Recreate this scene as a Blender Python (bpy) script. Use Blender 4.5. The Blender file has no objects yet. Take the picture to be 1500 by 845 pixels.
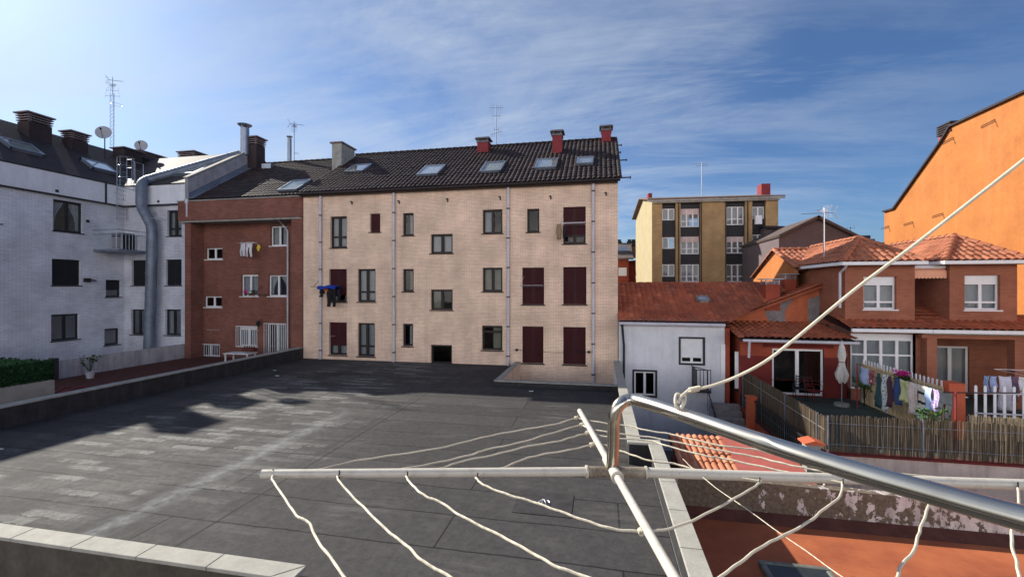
import bpy, bmesh, math, random
from mathutils import Vector, Matrix
R = math.radians
random.seed(7)
scene = bpy.context.scene
COL = scene.collection
# ---------------------------------------------------------------- camera maths
CZ = 3.8                      # eye height above the flat roof (z = 0)
YAW = R(11.31); CS, SN = math.cos(YAW), math.sin(YAW); FP = 650.0
def ray(px, py):
    u = (px-750)/FP; v = (422.5-py)/FP
    return Vector((-SN+u*CS, CS+u*SN, v))
CAM = Vector((0, 0, CZ))
def QT(px, py, t): return CAM + ray(px, py)*t
def QY(px, py, Y): d = ray(px, py); return CAM + d*(Y/d.y)
def QX(px, py, X): d = ray(px, py); return CAM + d*(X/d.x)
def QZ(px, py, Z): d = ray(px, py); return CAM + d*((Z-CZ)/d.z)
def QP(px, py, P, N):
    d = ray(px, py); return CAM + d*((Vector(P)-CAM).dot(N)/d.dot(N))
# ---------------------------------------------------------------- objects
LOC = {}
def tag(o, label=None, cat=None, group=None, kind=None):
    if label: o['label'] = label
    if cat: o['category'] = cat
    if group: o['group'] = group
    if kind: o['kind'] = kind
    return o
def thing(name, loc, label, cat, group=None):
    o = bpy.data.objects.new(name, None); COL.objects.link(o)
    o.empty_display_size = .3
    o.location = loc; LOC[o.name] = Vector(loc)
    return tag(o, label, cat, group)
class F:
    """a wall frame: u to the right as seen from outside, z up, n outwards"""
    def __init__(s, O, U, N): s.O = Vector(O); s.U = Vector(U).normalized(); s.N = Vector(N).normalized()
    def p(s, u, z, n=0): return s.O + s.U*u + s.N*n + Vector((0, 0, z))
    def px(s, x, y):
        P = QP(x, y, s.O, s.N); d = P - s.O
        return d.dot(s.U), P.z
    def rect(s, x0, y0, x1, y1):
        xm = (x0+x1)/2; u0 = s.px(x0, 400)[0]; u1 = s.px(x1, 400)[0]
        return (u0, s.px(xm, y1)[1], u1, s.px(xm, y0)[1])
class MB:
    def __init__(s): s.v = []; s.f = []; s.uv = {}; s.m = []; s.cm = 0
    def add(s, vs, fs):
        b = len(s.v); s.v += [Vector(v) for v in vs]
        for f in fs: s.f.append([i+b for i in f]); s.m.append(s.cm)
        return s
    def box(s, x0, x1, y0, y1, z0, z1):
        return s.add([(x0,y0,z0),(x1,y0,z0),(x1,y1,z0),(x0,y1,z0),(x0,y0,z1),(x1,y0,z1),(x1,y1,z1),(x0,y1,z1)],
              [(0,3,2,1),(4,5,6,7),(0,1,5,4),(1,2,6,5),(2,3,7,6),(3,0,4,7)])
    def fbox(s, fr, u0, u1, z0, z1, n0, n1):
        vs = [fr.p(u, z, n) for n in (n0, n1) for z in (z0, z1) for u in (u0, u1)]
        return s.add(vs, [(0,1,3,2),(4,6,7,5),(0,4,5,1),(2,3,7,6),(0,2,6,4),(1,5,7,3)])
    def obox(s, C, A, B, D):
        """box from centre and three half vectors"""
        C, A, B, D = map(Vector, (C, A, B, D))
        vs = [C+A*i+B*j+D*k for k in (-1,1) for j in (-1,1) for i in (-1,1)]
        return s.add(vs, [(0,2,3,1),(4,5,7,6),(0,1,5,4),(2,6,7,3),(0,4,6,2),(1,3,7,5)])
    def quad(s, *ps): return s.add(ps, [tuple(range(len(ps)))])
    def prism(s, poly, ext):
        ext = Vector(ext); n = len(poly); ps = [Vector(p) for p in poly]
        return s.add(ps+[p+ext for p in ps], [tuple(range(n))[::-1], tuple(range(n, 2*n))]+[(i,(i+1)%n,n+(i+1)%n,n+i) for i in range(n)])
    def tube(s, pts, r, n=8, cap=True, rr=None):
        pts = [Vector(p) for p in pts]; k = len(pts); b = len(s.v); up = None
        for i, p in enumerate(pts):
            t = (pts[min(i+1,k-1)]-pts[max(i-1,0)]).normalized()
            if up is None:
                a = Vector((0,0,1)) if abs(t.z) < .9 else Vector((1,0,0))
                up = (a - t*a.dot(t)).normalized()
            else: up = (up - t*up.dot(t)).normalized()
            sd = t.cross(up); ri = rr[i] if rr else r
            for j in range(n):
                a = 2*math.pi*j/n
                s.v.append(p + up*math.cos(a)*ri + sd*math.sin(a)*ri)
        for i in range(k-1):
            for j in range(n):
                s.f.append([b+i*n+j, b+i*n+(j+1)%n, b+(i+1)*n+(j+1)%n, b+(i+1)*n+j]); s.m.append(s.cm)
        if cap:
            s.f.append([b+j for j in range(n)][::-1]); s.m.append(s.cm)
            s.f.append([b+(k-1)*n+j for j in range(n)]); s.m.append(s.cm)
        return s
    def build(s, name, mat, parent=None, smooth=False, bevel=0):
        off = Vector((0,0,0))
        if parent is not None:
            r = parent
            while r.parent is not None: r = r.parent
            off = LOC[r.name]
        me = bpy.data.meshes.new(name)
        me.from_pydata([v-off for v in s.v], [], s.f)
        mats = mat if isinstance(mat, (list, tuple)) else [mat]
        for m in mats: me.materials.append(m)
        if len(mats) > 1:
            for p, i in zip(me.polygons, s.m): p.material_index = i
        bm = bmesh.new(); bm.from_mesh(me)
        bmesh.ops.recalc_face_normals(bm, faces=bm.faces); bm.to_mesh(me); bm.free()
        o = bpy.data.objects.new(name, me); COL.objects.link(o)
        if parent is not None: o.parent = parent
        if smooth:
            for p in me.polygons: p.use_smooth = True
            try: me.set_sharp_from_angle(angle=R(40))
            except Exception: pass
        if bevel:
            md = o.modifiers.new('bevel', 'BEVEL'); md.width = bevel; md.segments = 2; md.limit_method = 'ANGLE'; md.angle_limit = R(40)
        return o
def smooth_path(pts, n=6):
    pts = [Vector(p) for p in pts]; out = []
    P = [pts[0]*2-pts[1]] + pts + [pts[-1]*2-pts[-2]]
    for i in range(1, len(P)-2):
        for k in range(n):
            t = k/n; a, b, c, d = P[i-1], P[i], P[i+1], P[i+2]
            out.append(.5*((2*b)+(-a+c)*t+(2*a-5*b+4*c-d)*t*t+(-a+3*b-3*c+d)*t**3))
    out.append(pts[-1]); return out
# ---------------------------------------------------------------- materials
MATS = {}
def newmat(name):
    m = bpy.data.materials.new(name); m.use_nodes = True
    nt = m.node_tree; nt.nodes.clear()
    out = nt.nodes.new('ShaderNodeOutputMaterial'); b = nt.nodes.new('ShaderNodeBsdfPrincipled')
    nt.links.new(b.outputs[0], out.inputs[0]); MATS[name] = m
    return m, nt, b
def N(nt, t, **kw):
    n = nt.nodes.new(t)
    for k, v in kw.items():
        if k in n.inputs.keys() and not hasattr(n, k): n.inputs[k].default_value = v
        elif hasattr(n, k): setattr(n, k, v)
        else: n.inputs[k].default_value = v
    return n
def mix(nt, fac, a, b, mode='MIX'):
    n = nt.nodes.new('ShaderNodeMix'); n.data_type = 'RGBA'; n.blend_type = mode
    for sock, v in ((n.inputs[0], fac), (n.inputs[6], a), (n.inputs[7], b)):
        if hasattr(v, 'links'): nt.links.new(v, sock)
        elif isinstance(v, (int, float)): sock.default_value = v
        else: sock.default_value = (*v, 1) if len(v) == 3 else v
    return n.outputs[2]
def mth(nt, op, a, b=None, clamp=False):
    n = nt.nodes.new('ShaderNodeMath'); n.operation = op; n.use_clamp = clamp
    for i, v in enumerate((a, b)):
        if v is None: continue
        if hasattr(v, 'links'): nt.links.new(v, n.inputs[i])
        else: n.inputs[i].default_value = v
    return n.outputs[0]
def coords(nt, scale=(1,1,1), uv=False):
    tc = nt.nodes.new('ShaderNodeTexCoord'); mp = nt.nodes.new('ShaderNodeMapping')
    nt.links.new(tc.outputs['UV' if uv else 'Object'], mp.inputs[0]); mp.inputs['Scale'].default_value = scale
    return mp.outputs[0]
def noise(nt, vec, scale, detail=4, rough=.55):
    n = nt.nodes.new('ShaderNodeTexNoise'); nt.links.new(vec, n.inputs['Vector'])
    n.inputs['Scale'].default_value = scale; n.inputs['Detail'].default_value = detail; n.inputs['Roughness'].default_value = rough
    return n.outputs[0]
def ramp(nt, fac, *stops):
    n = nt.nodes.new('ShaderNodeValToRGB'); nt.links.new(fac, n.inputs[0]); e = n.color_ramp.elements
    while len(e) < len(stops): e.new(.5)
    for el, (p, c) in zip(e, stops):
        el.position = p; el.color = (c, c, c, 1) if isinstance(c, (int, float)) else (*c, 1)
    return n.outputs[0]
def bump(nt, b, h, strength=.4, dist=.01):
    n = nt.nodes.new('ShaderNodeBump'); n.inputs['Strength'].default_value = strength; n.inputs['Distance'].default_value = dist
    nt.links.new(h, n.inputs['Height']); nt.links.new(n.outputs[0], b.inputs['Normal'])
def M(name, col, rough=.8, metal=0, var=.2, sc=3, bm=.3, bd=.01, bsc=40, streak=0, dirt=None, spec=.3, sr=(.48,.75)):
    m, nt, b = newmat(name)
    v = coords(nt); n1 = noise(nt, v, sc, 5); n2 = noise(nt, v, sc*6, 3)
    f = mth(nt, 'ADD', mth(nt, 'MULTIPLY', n1, .65), mth(nt, 'MULTIPLY', n2, .35))
    lo = tuple(c*(1-var*1.4) for c in col); hi = tuple(min(1, c*(1+var)) for c in col)
    c = ramp(nt, f, (.3, lo), (.7, hi))
    if streak:
        n3 = noise(nt, coords(nt, (2.2, 2.2, .18)), 1.6, 6, .65)
        c = mix(nt, ramp(nt, n3, (sr[0], 0), (sr[1], streak)), c, dirt or tuple(x*.35 for x in col))
    nt.links.new(c, b.inputs['Base Color'])
    b.inputs['Roughness'].default_value = rough; b.inputs['Metallic'].default_value = metal
    b.inputs['Specular IOR Level'].default_value = spec
    if bm: bump(nt, b, noise(nt, v, bsc, 3), bm, bd)
    return m
def Mbrick(name, c1, c2, mortar, bw=.25, rh=.07, ms=.009, rough=.85, var=.25, streak=.35, bm=.5):
    m, nt, b = newmat(name)
    tc = nt.nodes.new('ShaderNodeTexCoord'); sp = nt.nodes.new('ShaderNodeSeparateXYZ'); nt.links.new(tc.outputs['Object'], sp.inputs[0])
    cb = nt.nodes.new('ShaderNodeCombineXYZ'); nt.links.new(mth(nt, 'ADD', sp.outputs[0], sp.outputs[1]), cb.inputs[0]); nt.links.new(sp.outputs[2], cb.inputs[1])
    br = nt.nodes.new('ShaderNodeTexBrick'); nt.links.new(cb.outputs[0], br.inputs['Vector'])
    br.inputs['Scale'].default_value = 1; br.inputs['Brick Width'].default_value = bw; br.inputs['Row Height'].default_value = rh
    br.inputs['Mortar Size'].default_value = ms; br.inputs['Mortar Smooth'].default_value = .3; br.inputs['Bias'].default_value = 0
    br.inputs['Color1'].default_value = (*c1, 1); br.inputs['Color2'].default_value = (*c2, 1); br.inputs['Mortar'].default_value = (*mortar, 1)
    v = coords(nt)
    n1 = noise(nt, v, .8, 5)
    c = mix(nt, 1.0, br.outputs['Color'], ramp(nt, n1, (.3, 1-var), (.7, 1+var*.4)), 'MULTIPLY')
    if streak:
        n3 = noise(nt, coords(nt, (1.6, 1.6, .12)), 1.3, 6, .65)
        c = mix(nt, ramp(nt, n3, (.5, 0), (.8, streak)), c, tuple(x*.45 for x in c1))
    nt.links.new(c, b.inputs['Base Color']); b.inputs['Roughness'].default_value = rough; b.inputs['Specular IOR Level'].default_value = .25
    h = mth(nt, 'ADD', mth(nt, 'MULTIPLY', br.outputs['Fac'], -1), mth(nt, 'MULTIPLY', noise(nt, v, 60, 2), .4))
    bump(nt, b, h, bm, .008)
    return m
def Mtile(name, cols, period, course, moss=None, mossamt=.3, rough=.75):
    m, nt, b = newmat(name)
    v = coords(nt, uv=True); sp = nt.nodes.new('ShaderNodeSeparateXYZ'); nt.links.new(v, sp.inputs[0])
    cb = nt.nodes.new('ShaderNodeCombineXYZ')
    nt.links.new(mth(nt, 'FLOOR', mth(nt, 'DIVIDE', sp.outputs[0], period)), cb.inputs[0])
    nt.links.new(mth(nt, 'FLOOR', mth(nt, 'DIVIDE', sp.outputs[1], course)), cb.inputs[1])
    wn = nt.nodes.new('ShaderNodeTexWhiteNoise'); nt.links.new(cb.outputs[0], wn.inputs[0])
    c = ramp(nt, wn.outputs[0], *[(i/(len(cols)-1), k) for i, k in enumerate(cols)])
    vo = coords(nt)
    c = mix(nt, 1.0, c, ramp(nt, noise(nt, vo, .7, 5), (.3, .65), (.7, 1.15)), 'MULTIPLY')
    if moss:
        c = mix(nt, ramp(nt, noise(nt, vo, 2.6, 6, .7), (.5, 0), (.68, mossamt)), c, moss)
    nt.links.new(c, b.inputs['Base Color']); b.inputs['Roughness'].default_value = rough; b.inputs['Specular IOR Level'].default_value = .3
    bump(nt, b, noise(nt, vo, 30, 4), .3, .008)
    return m
BRB = Mbrick('beige_brick', (.91,.685,.525), (.79,.585,.445), (.55,.42,.325), ms=.010, bm=.6, streak=.4)
BRR = Mbrick('red_brick', (.25,.10,.072), (.175,.067,.05), (.20,.11,.09), streak=.3)
BRW = Mbrick('white_brick', (.66,.68,.75), (.57,.60,.67), (.40,.42,.48), bw=.3, rh=.09, streak=.2)
BRO = Mbrick('ochre_brick', (.50,.33,.16), (.42,.27,.13), (.32,.22,.12), streak=.2)
BRT = Mbrick('terracotta_brick', (.38,.145,.085), (.31,.115,.068), (.26,.12,.085), streak=.15)
WHP = M('white_render', (.66,.68,.74), .85, var=.1, sc=1, streak=.25, dirt=(.3,.3,.32))
HSW = M('pale_grey_render', (.62,.64,.68), .85, var=.1, sc=1.5, streak=.25, dirt=(.22,.23,.26))
GRW = M('grey_cement', (.17,.17,.19), .9, var=.3, sc=1.5, streak=.5, dirt=(.06,.06,.07))
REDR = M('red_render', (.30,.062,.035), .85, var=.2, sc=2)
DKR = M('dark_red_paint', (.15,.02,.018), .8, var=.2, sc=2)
ORW = M('orange_render', (.385,.137,.035), .85, var=.16, sc=.9, bsc=15, streak=.3, dirt=(.5,.2,.08))
PLUM = M('plum_render', (.13,.10,.105), .9, var=.15, sc=1)
PATCH = M('cement_patch', (.22,.20,.20), .9, var=.3, sc=3)
SALM = M('orange_wash', (.45,.13,.06), .85, var=.25, sc=2)
BLK = M('black_cladding', (.022,.022,.026), .6, var=.2, sc=1)
BRN = M('brown_frame', (.016,.009,.009), .5, var=.15, bm=0)
MAR = M('maroon_shutter', (.055,.014,.018), .55, var=.15, sc=2, bm=0)
DKS = M('dark_shutter', (.018,.02,.024), .6, var=.15, sc=2, bm=0)
DKF = M('dark_frame', (.02,.022,.026), .45, var=.1, bm=0)
WHF = M('white_frame', (.75,.76,.78), .35, var=.05, bm=0)
PINKB = M('pinkish_blind', (.62,.50,.48), .7, var=.05, bm=0)
BGB = M('beige_blind', (.50,.46,.34), .8, var=.08, bm=0)
CUR = M('curtain_cloth', (.74,.74,.75), .9, var=.1, sc=4, bm=0)
PIPE = M('grey_pipe_paint', (.52,.51,.56), .45, var=.15, sc=2, bm=0)
GALV = M('galvanised_metal', (.24,.28,.35), .38, metal=.6, var=.2, sc=2, bm=.1)
ALU = M('aluminium', (.55,.56,.58), .35, metal=.8, var=.1, bm=0)
DRK = M('dark_metal', (.03,.03,.033), .5, metal=.3, var=.2, bm=0)
CHR = M('chimney_red_paint', (.21,.032,.038), .8, var=.2, sc=4)
SLT = M('brown_slate', (.028,.022,.026), .75, var=.3, sc=2, bm=.5, bd=.02, bsc=8)
SLC = M('chimney_dark_brick', (.038,.027,.03), .85, var=.2, sc=3)
SLB = M('louvre_slats', (.20,.16,.17), .7, var=.15, sc=3)
COP = M('coping_stone', (.34,.33,.29), .85, var=.16, sc=3, bm=.3, streak=.0)
COPG = M('grey_coping', (.30,.30,.28), .9, var=.25, sc=4)
GREEN = M('green_ivy', (.015,.06,.018), .7, var=.4, sc=6)
LEAF = M('leaf_green', (.03,.08,.02), .6, var=.3, sc=8, bm=0)
FLOW = M('pink_petals', (.65,.03,.30), .6, var=.2, bm=0)
POT = M('white_pot', (.6,.6,.6), .5, var=.1)
TERF = M('terracotta_floor', (.10,.034,.025), .85, var=.3, sc=3)
WOODP = M('pale_cement', (.38,.36,.33), .9, var=.25, sc=2, streak=.5, dirt=(.12,.11,.10))
DUCT = M('dull_duct_metal', (.17,.20,.25), .5, metal=.35, var=.25, sc=2, bm=.1)
def glass(name, tint, refl=.04, rough=.03):
    m, nt, b = newmat(name); nt.nodes.remove(b)
    out = [n for n in nt.nodes if n.type == 'OUTPUT_MATERIAL'][0]
    tr = nt.nodes.new('ShaderNodeBsdfTransparent'); tr.inputs[0].default_value = (*tint, 1)
    gl = nt.nodes.new('ShaderNodeBsdfGlossy'); gl.inputs['Roughness'].default_value = rough
    lw = nt.nodes.new('ShaderNodeFresnel'); lw.inputs[0].default_value = 1.5
    bp = nt.nodes.new('ShaderNodeBump'); bp.inputs['Strength'].default_value = .15; bp.inputs['Distance'].default_value = .02
    nt.links.new(noise(nt, coords(nt), 1.3, 2), bp.inputs['Height']); nt.links.new(bp.outputs[0], gl.inputs['Normal'])
    mx = nt.nodes.new('ShaderNodeMixShader')
    nt.links.new(mth(nt, 'ADD', mth(nt, 'MULTIPLY', lw.outputs[0], .55), refl, True), mx.inputs[0])
    nt.links.new(tr.outputs[0], mx.inputs[1]); nt.links.new(gl.outputs[0], mx.inputs[2]); nt.links.new(mx.outputs[0], out.inputs[0])
    return m
GLS = glass('window_glass', (.54,.58,.60), .01)
GLSR = glass('skylight_glass', (.88,.92,.84), .22)
def Msteel():
    m, nt, b = newmat('stainless_steel')
    v = coords(nt); n = noise(nt, v, 14, 4, .6); n2 = noise(nt, v, 400, 2)
    sp = noise(nt, v, 90, 5, .7)
    c = ramp(nt, n, (.3, (.50,.45,.38)), (.65, (.60,.555,.48)))
    c = mix(nt, ramp(nt, sp, (.68, 0), (.74, .6)), c, (.25,.17,.10))
    nt.links.new(c, b.inputs['Base Color'])
    b.inputs['Metallic'].default_value = 1; b.inputs['Roughness'].default_value = .21
    b.inputs['Anisotropic'].default_value = .6
    bump(nt, b, n2, .12, .0002); return m
STEEL = Msteel()
def Mworn():
    m, nt, b = newmat('worn_white_paint')
    v = coords(nt); n = noise(nt, v, 30, 6, .7); n2 = noise(nt, v, 160, 3)
    c = mix(nt, ramp(nt, n, (.52, 0), (.75, .45)), (.52,.49,.42), (.28,.22,.15))
    c = mix(nt, ramp(nt, n2, (.66, 0), (.74, .8)), c, (.12,.07,.04))
    nt.links.new(c, b.inputs['Base Color']); b.inputs['Roughness'].default_value = .4
    bump(nt, b, n2, .25, .001); return m
WORN = Mworn()
WORN2 = M('grimy_sleeve', (.24,.20,.15), .5, var=.5, sc=30, bm=.2, bd=.001)
def Mrope():
    m, nt, b = newmat('plastic_rope')
    w = nt.nodes.new('ShaderNodeTexWave'); w.inputs['Scale'].default_value = 90; w.bands_direction = 'DIAGONAL'
    nt.links.new(coords(nt), w.inputs['Vector'])
    n = noise(nt, coords(nt), 18, 4)
    nt.links.new(ramp(nt, n, (.3, (.50,.45,.34)), (.65, (.66,.60,.47))), b.inputs['Base Color'])
    b.inputs['Roughness'].default_value = .6; bump(nt, b, w.outputs[0], .5, .001); return m
ROPE = Mrope()
TDK = Mtile('dark_brown_tile', [(.015,.008,.009),(.028,.016,.016),(.020,.011,.012),(.048,.031,.027)], .24, .36, moss=(.12,.09,.055), mossamt=.2, rough=.6)
TRD = Mtile('red_clay_tile', [(.28,.073,.037),(.40,.11,.05),(.34,.09,.044),(.46,.15,.075)], .25, .38, moss=(.12,.07,.05), mossamt=.5)
TOR = Mtile('orange_clay_tile', [(.35,.12,.062),(.45,.175,.098),(.39,.14,.075),(.30,.095,.05)], .27, .4, moss=(.17,.08,.055), mossamt=.6)
# ---------------------------------------------------------------- building helpers
def wall(mb, fr, u0, u1, z0, z1, holes=(), depth=.2):
    us = sorted({u0, u1, *[min(max(h[i], u0), u1) for h in holes for i in (0, 2)]})
    zs = sorted({z0, z1, *[min(max(h[i], z0), z1) for h in holes for i in (1, 3)]})
    for a, b in zip(us, us[1:]):
        for c, d in zip(zs, zs[1:]):
            um, zm = (a+b)/2, (c+d)/2
            if any(h[0] < um < h[2] and h[1] < zm < h[3] for h in holes): continue
            mb.quad(fr.p(a, c), fr.p(b, c), fr.p(b, d), fr.p(a, d))
    for h in holes:
        a, c, b, d = h
        for (p, q) in (((a,c),(b,c)), ((b,c),(b,d)), ((b,d),(a,d)), ((a,d),(a,c))):
            mb.quad(fr.p(*p), fr.p(*q), fr.p(*q, -depth), fr.p(*p, -depth))
def window(root, fr, r, frame=None, cols=2, rows=(), shutter=0, sm=None, curtain=None, sill=True, bars=False, fw=.095, box=0, depth=.13, sash=None, cmat=None, tilt=0):
    frame = frame or BRN; sm = sm or MAR
    u0, z0, u1, z1 = r; W = u1-u0; H = z1-z0; n0, n1 = -depth-.05, -depth
    m = MB()
    zt = z1 - box
    m.fbox(fr, u0+.002, u0+fw, z0+.002, z1-.002, n0, n1); m.fbox(fr, u1-fw, u1-.002, z0+.002, z1-.002, n0, n1)
    m.fbox(fr, u0+fw, u1-fw, z0+.002, z0+fw, n0, n1); m.fbox(fr, u0+fw, u1-fw, z1-fw, z1-.002, n0, n1)
    if box: m.fbox(fr, u0+fw, u1-fw, zt, z1-fw, n0, n1+.01)
    for i in range(1, cols):
        uc = u0 + W*i/cols; m.fbox(fr, uc-fw*.75, uc+fw*.75, z0+fw, zt-(fw if not box else 0), n0+.004, n1+.012)
    for q in rows:
        zc = z0+H*q; m.fbox(fr, u0+fw, u1-fw, zc-fw*.5, zc+fw*.5, n0+.006, n1+.006)
    w = m.build('window', frame, root)
    g = MB(); g.quad(fr.p(u0+fw*.7, z0+fw*.7, n0+.02), fr.p(u1-fw*.7, z0+fw*.7, n0+.02), fr.p(u1-fw*.7, zt, n0+.02), fr.p(u0+fw*.7, zt, n0+.02)); g.build('pane', GLS, w)
    if sash:   # a half open tilted sash
        pass
    if shutter > 0:
        s = MB(); zb = zt-fw*.0-(H-box)*shutter; k = max(2, int((zt-zb)/.055)); hh = (zt-zb)/k
        for i in range(k):
            za = zb+i*hh
            s.add([fr.p(u0+.012, za, n1+.006), fr.p(u1-.012, za, n1+.006), fr.p(u1-.012, za+hh*.8, n1+.024), fr.p(u0+.012, za+hh*.8, n1+.024),
                   fr.p(u1-.012, za+hh, n1+.006), fr.p(u0+.012, za+hh, n1+.006)], [(0,1,2,3), (3,2,4,5)])
        s.build('shutter', sm, w)
    if curtain:
        spans = {'full': [(0, 1)], 'pair': [(.02, .42), (.58, .98)], 'left': [(.02, .5)], 'right': [(.5, .98)], 'drape': None}[curtain]
        c = MB(); nn = n0-.10
        if spans is None:
            for sgn in (0, 1):
                P = []
                for j in range(13):
                    q = j/12; wd = .48 - .34*math.sin(min(1, q*1.15)*math.pi/2)
                    for i in range(9):
                        uu = (wd*i/8) if sgn == 0 else 1-(wd*i/8)
                        P.append(fr.p(u0+W*uu, z1-.04-(H-.08)*q*.92, nn+.03*math.sin(i*2.4)))
                c.add(P, [(j*9+i, j*9+i+1, (j+1)*9+i+1, (j+1)*9+i) for j in range(12) for i in range(8)])
        else:
            for a, b in spans:
                k = max(6, int((b-a)*W/.045)); P = []
                for i in range(k+1):
                    uu = u0+W*(a+(b-a)*i/k); o = .028*math.sin(i*1.25+random.random()*.5)
                    P += [fr.p(uu, z0+.05, nn+o), fr.p(uu, zt-.02, nn+o*.6)]
                c.add(P, [(2*i, 2*i+2, 2*i+3, 2*i+1) for i in range(k)])
        c.build('curtain', cmat or CUR, w, smooth=True)
    if sill:
        MB().fbox(fr, u0-.06, u1+.06, z0-.05, z0-.003, -depth+.01, .06).build('sill', sill if not isinstance(sill, bool) else frame, w)
    if bars:
        b = MB(); nb = .10
        b.fbox(fr, u0-.08, u1+.08, z1-.0, z1+.03, nb-.012, nb+.012); b.fbox(fr, u0-.08, u1+.08, z0-.03, z0, nb-.012, nb+.012)
        k = int(W/.13)
        for i in range(k+1):
            uu = u0-.06+(W+.12)*i/k; b.fbox(fr, uu-.011, uu+.011, z0-.028, z1+.028, nb-.01, nb+.01)
        for uu in (u0-.07, u1+.07): b.fbox(fr, uu-.01, uu+.01, z0+H*.8, z0+H*.8+.02, 0, nb)
        b.build('grille', WHF, w)
    return w
def tile_slope(mb, O, U, V, W, L, period, course, amp=.05, lip=.028, clip=None, res=6):
    """roman tile surface; O = eave-left corner, U along the eave, V up the slope"""
    O, U, V = Vector(O), Vector(U).normalized(), Vector(V).normalized(); Nn = U.cross(V).normalized()
    nu = int(W/period*res)+1; nv = int(math.ceil(L/course))
    vs, fs, uvs = [], [], []; jj = {}
    def h(u): 
        t = (u/period) % 1.0; k = int(u/period)
        return jj.get(k, 0)+amp*(math.sin(t*math.pi)**.8 if True else 0)
    for j in range(nv):
        v0 = j*course; v1 = min(L, v0+course)+.01
        off = random.uniform(-.004, .004); jj.clear(); jj.update({k: random.choice((0,0,0,1,1,2))*random.uniform(-.006,.008) for k in range(int(W/period)+2)})
        b = len(vs)
        for i in range(nu+1):
            u = min(W, i*period/res)
            hh = h(u)+off
            for (vv, q) in ((v0, hh+lip-.03), (v0, hh+lip), (v1, hh)):
                vs.append(O+U*u+V*vv+Nn*q); uvs.append((u, min(max(vv, v0+.005), v0+course-.005)))
        for i in range(nu):
            a = b+i*3; c = a+3
            fs.append((a, c, c+1, a+1)); fs.append((a+1, c+1, c+2, a+2))
    me = bpy.data.meshes.new('t'); me.from_pydata(vs, [], fs)
    ul = me.uv_layers.new(name='UVMap')
    fu = []
    for f in fs:
        uc = sum(uvs[i][0] for i in f)/4
        for i in f:
            uu = uvs[i][0]; lo = math.floor(uc/period)*period
            fu += [min(max(uu, lo+.003), lo+period-.003), uvs[i][1]]
    ul.data.foreach_set('uv', fu)
    bm = bmesh.new(); bm.from_mesh(me); bpy.data.meshes.remove(me)
    if clip:
        cp = [O+U*a+V*b for a, b in clip]; cen = sum(cp, Vector())/len(cp)
        for a, b in zip(cp, cp[1:]+cp[:1]):
            no = (b-a).cross(Nn).normalized()
            if (cen-a).dot(no) > 0: no = -no
            bmesh.ops.bisect_plane(bm, geom=bm.verts[:]+bm.edges[:]+bm.faces[:], plane_co=a, plane_no=no, clear_outer=True)
    mb.append(bm)
def build_tiles(name, mat, parent, bms):
    """joins tile bmeshes into one mesh object"""
    r = parent
    while r.parent is not None: r = r.parent
    off = LOC[r.name]
    me = bpy.data.meshes.new(name); big = bmesh.new()
    for b in bms:
        t = bpy.data.meshes.new('t'); b.to_mesh(t); b.free(); big.from_mesh(t); bpy.data.meshes.remove(t)
    bmesh.ops.translate(big, verts=big.verts, vec=-off)
    big.to_mesh(me); big.free(); me.materials.append(mat)
    for p in me.polygons: p.use_smooth = True
    try: me.set_sharp_from_angle(angle=R(50))
    except Exception: pass
    o = bpy.data.objects.new(name, me); COL.objects.link(o); o.parent = parent
    return o
def cap_row(mb, a, b, r=.11, step=.4, n=7):
    """a row of half-round ridge or verge tiles from a to b"""
    a, b = Vector(a), Vector(b); d = b-a; L = d.length; d.normalize()
    s = d.cross(Vector((0,0,1)))
    if s.length < .01: s = Vector((1,0,0))
    s.normalize(); up = s.cross(d); k = max(1, int(L/step)); st = L/k
    for i in range(k):
        p0 = a+d*(i*st-.02); p1 = a+d*((i+1)*st+.03); P = []
        for p, rr, dz in ((p0, r*1.08, .014), (p1, r*.9, 0)):
            for j in range(n):
                t = math.pi*j/(n-1); P.append(p+s*math.cos(t)*rr+up*(math.sin(t)*rr*.9+dz-.03))
        mb.add(P, [(j, j+1, n+j+1, n+j) for j in range(n-1)]+[tuple(range(n))])
def downpipe(root, fr, u, z0, z1, r=.068, n=.1, mat=None):
    m = MB(); m.tube([fr.p(u, z0, n), fr.p(u, z1, n)], r, 10)
    o = m.build('downpipe', mat or PIPE, root, smooth=True)
    z = z0+.5
    while z < z1-.2:
        b = MB(); b.tube([fr.p(u, z-.03, n), fr.p(u, z+.03, n)], r*1.25, 10); b.fbox(fr, u-.03, u+.03, z-.02, z+.02, 0, n); z += 1.45; b.build('clamp', DRK, o)
    return o
def skylight(root, P, Nn, px, frame=None, open_=0):
    """roof window given as four picture corners on a roof plane"""
    P = Vector(P); Nn = Vector(Nn).normalized()
    c = [QP(x, y, P, Nn) for x, y in px]         # near-left, near-right, far-right, far-left
    cen = sum(c, Vector())/4
    V = Vector((0,0,1)); V = (V-Nn*V.dot(Nn)).normalized(); U = V.cross(Nn).normalized()
    hu = max(abs((p-cen).dot(U)) for p in c)*.92; hv = sum(abs((p-cen).dot(V)) for p in c)/4
    m = MB(); f = .05
    for s in (-1, 1):
        m.obox(cen+U*s*hu+Nn*.09, U*f, V*(hv+f), Nn*.09); m.obox(cen+V*s*hv+Nn*.092, U*(hu+f), V*f, Nn*.09)
    sk = m.build('skylight', frame or GALV, root)
    g = MB(); g.quad(*[cen+U*a*hu+V*b*hv+Nn*.155 for a, b in ((-1,-1),(1,-1),(1,1),(-1,1))]); g.build('pane', GLSR, sk)
    g = MB(); g.quad(*[cen+U*a*hu+V*b*hv+Nn*.125 for a, b in ((-1,-1),(1,-1),(1,1),(-1,1))]); g.build('sky_reflection_sheet', CUR, sk)  # pale sheet added under the pane to stand in for reflected sky
    return sk
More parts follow.
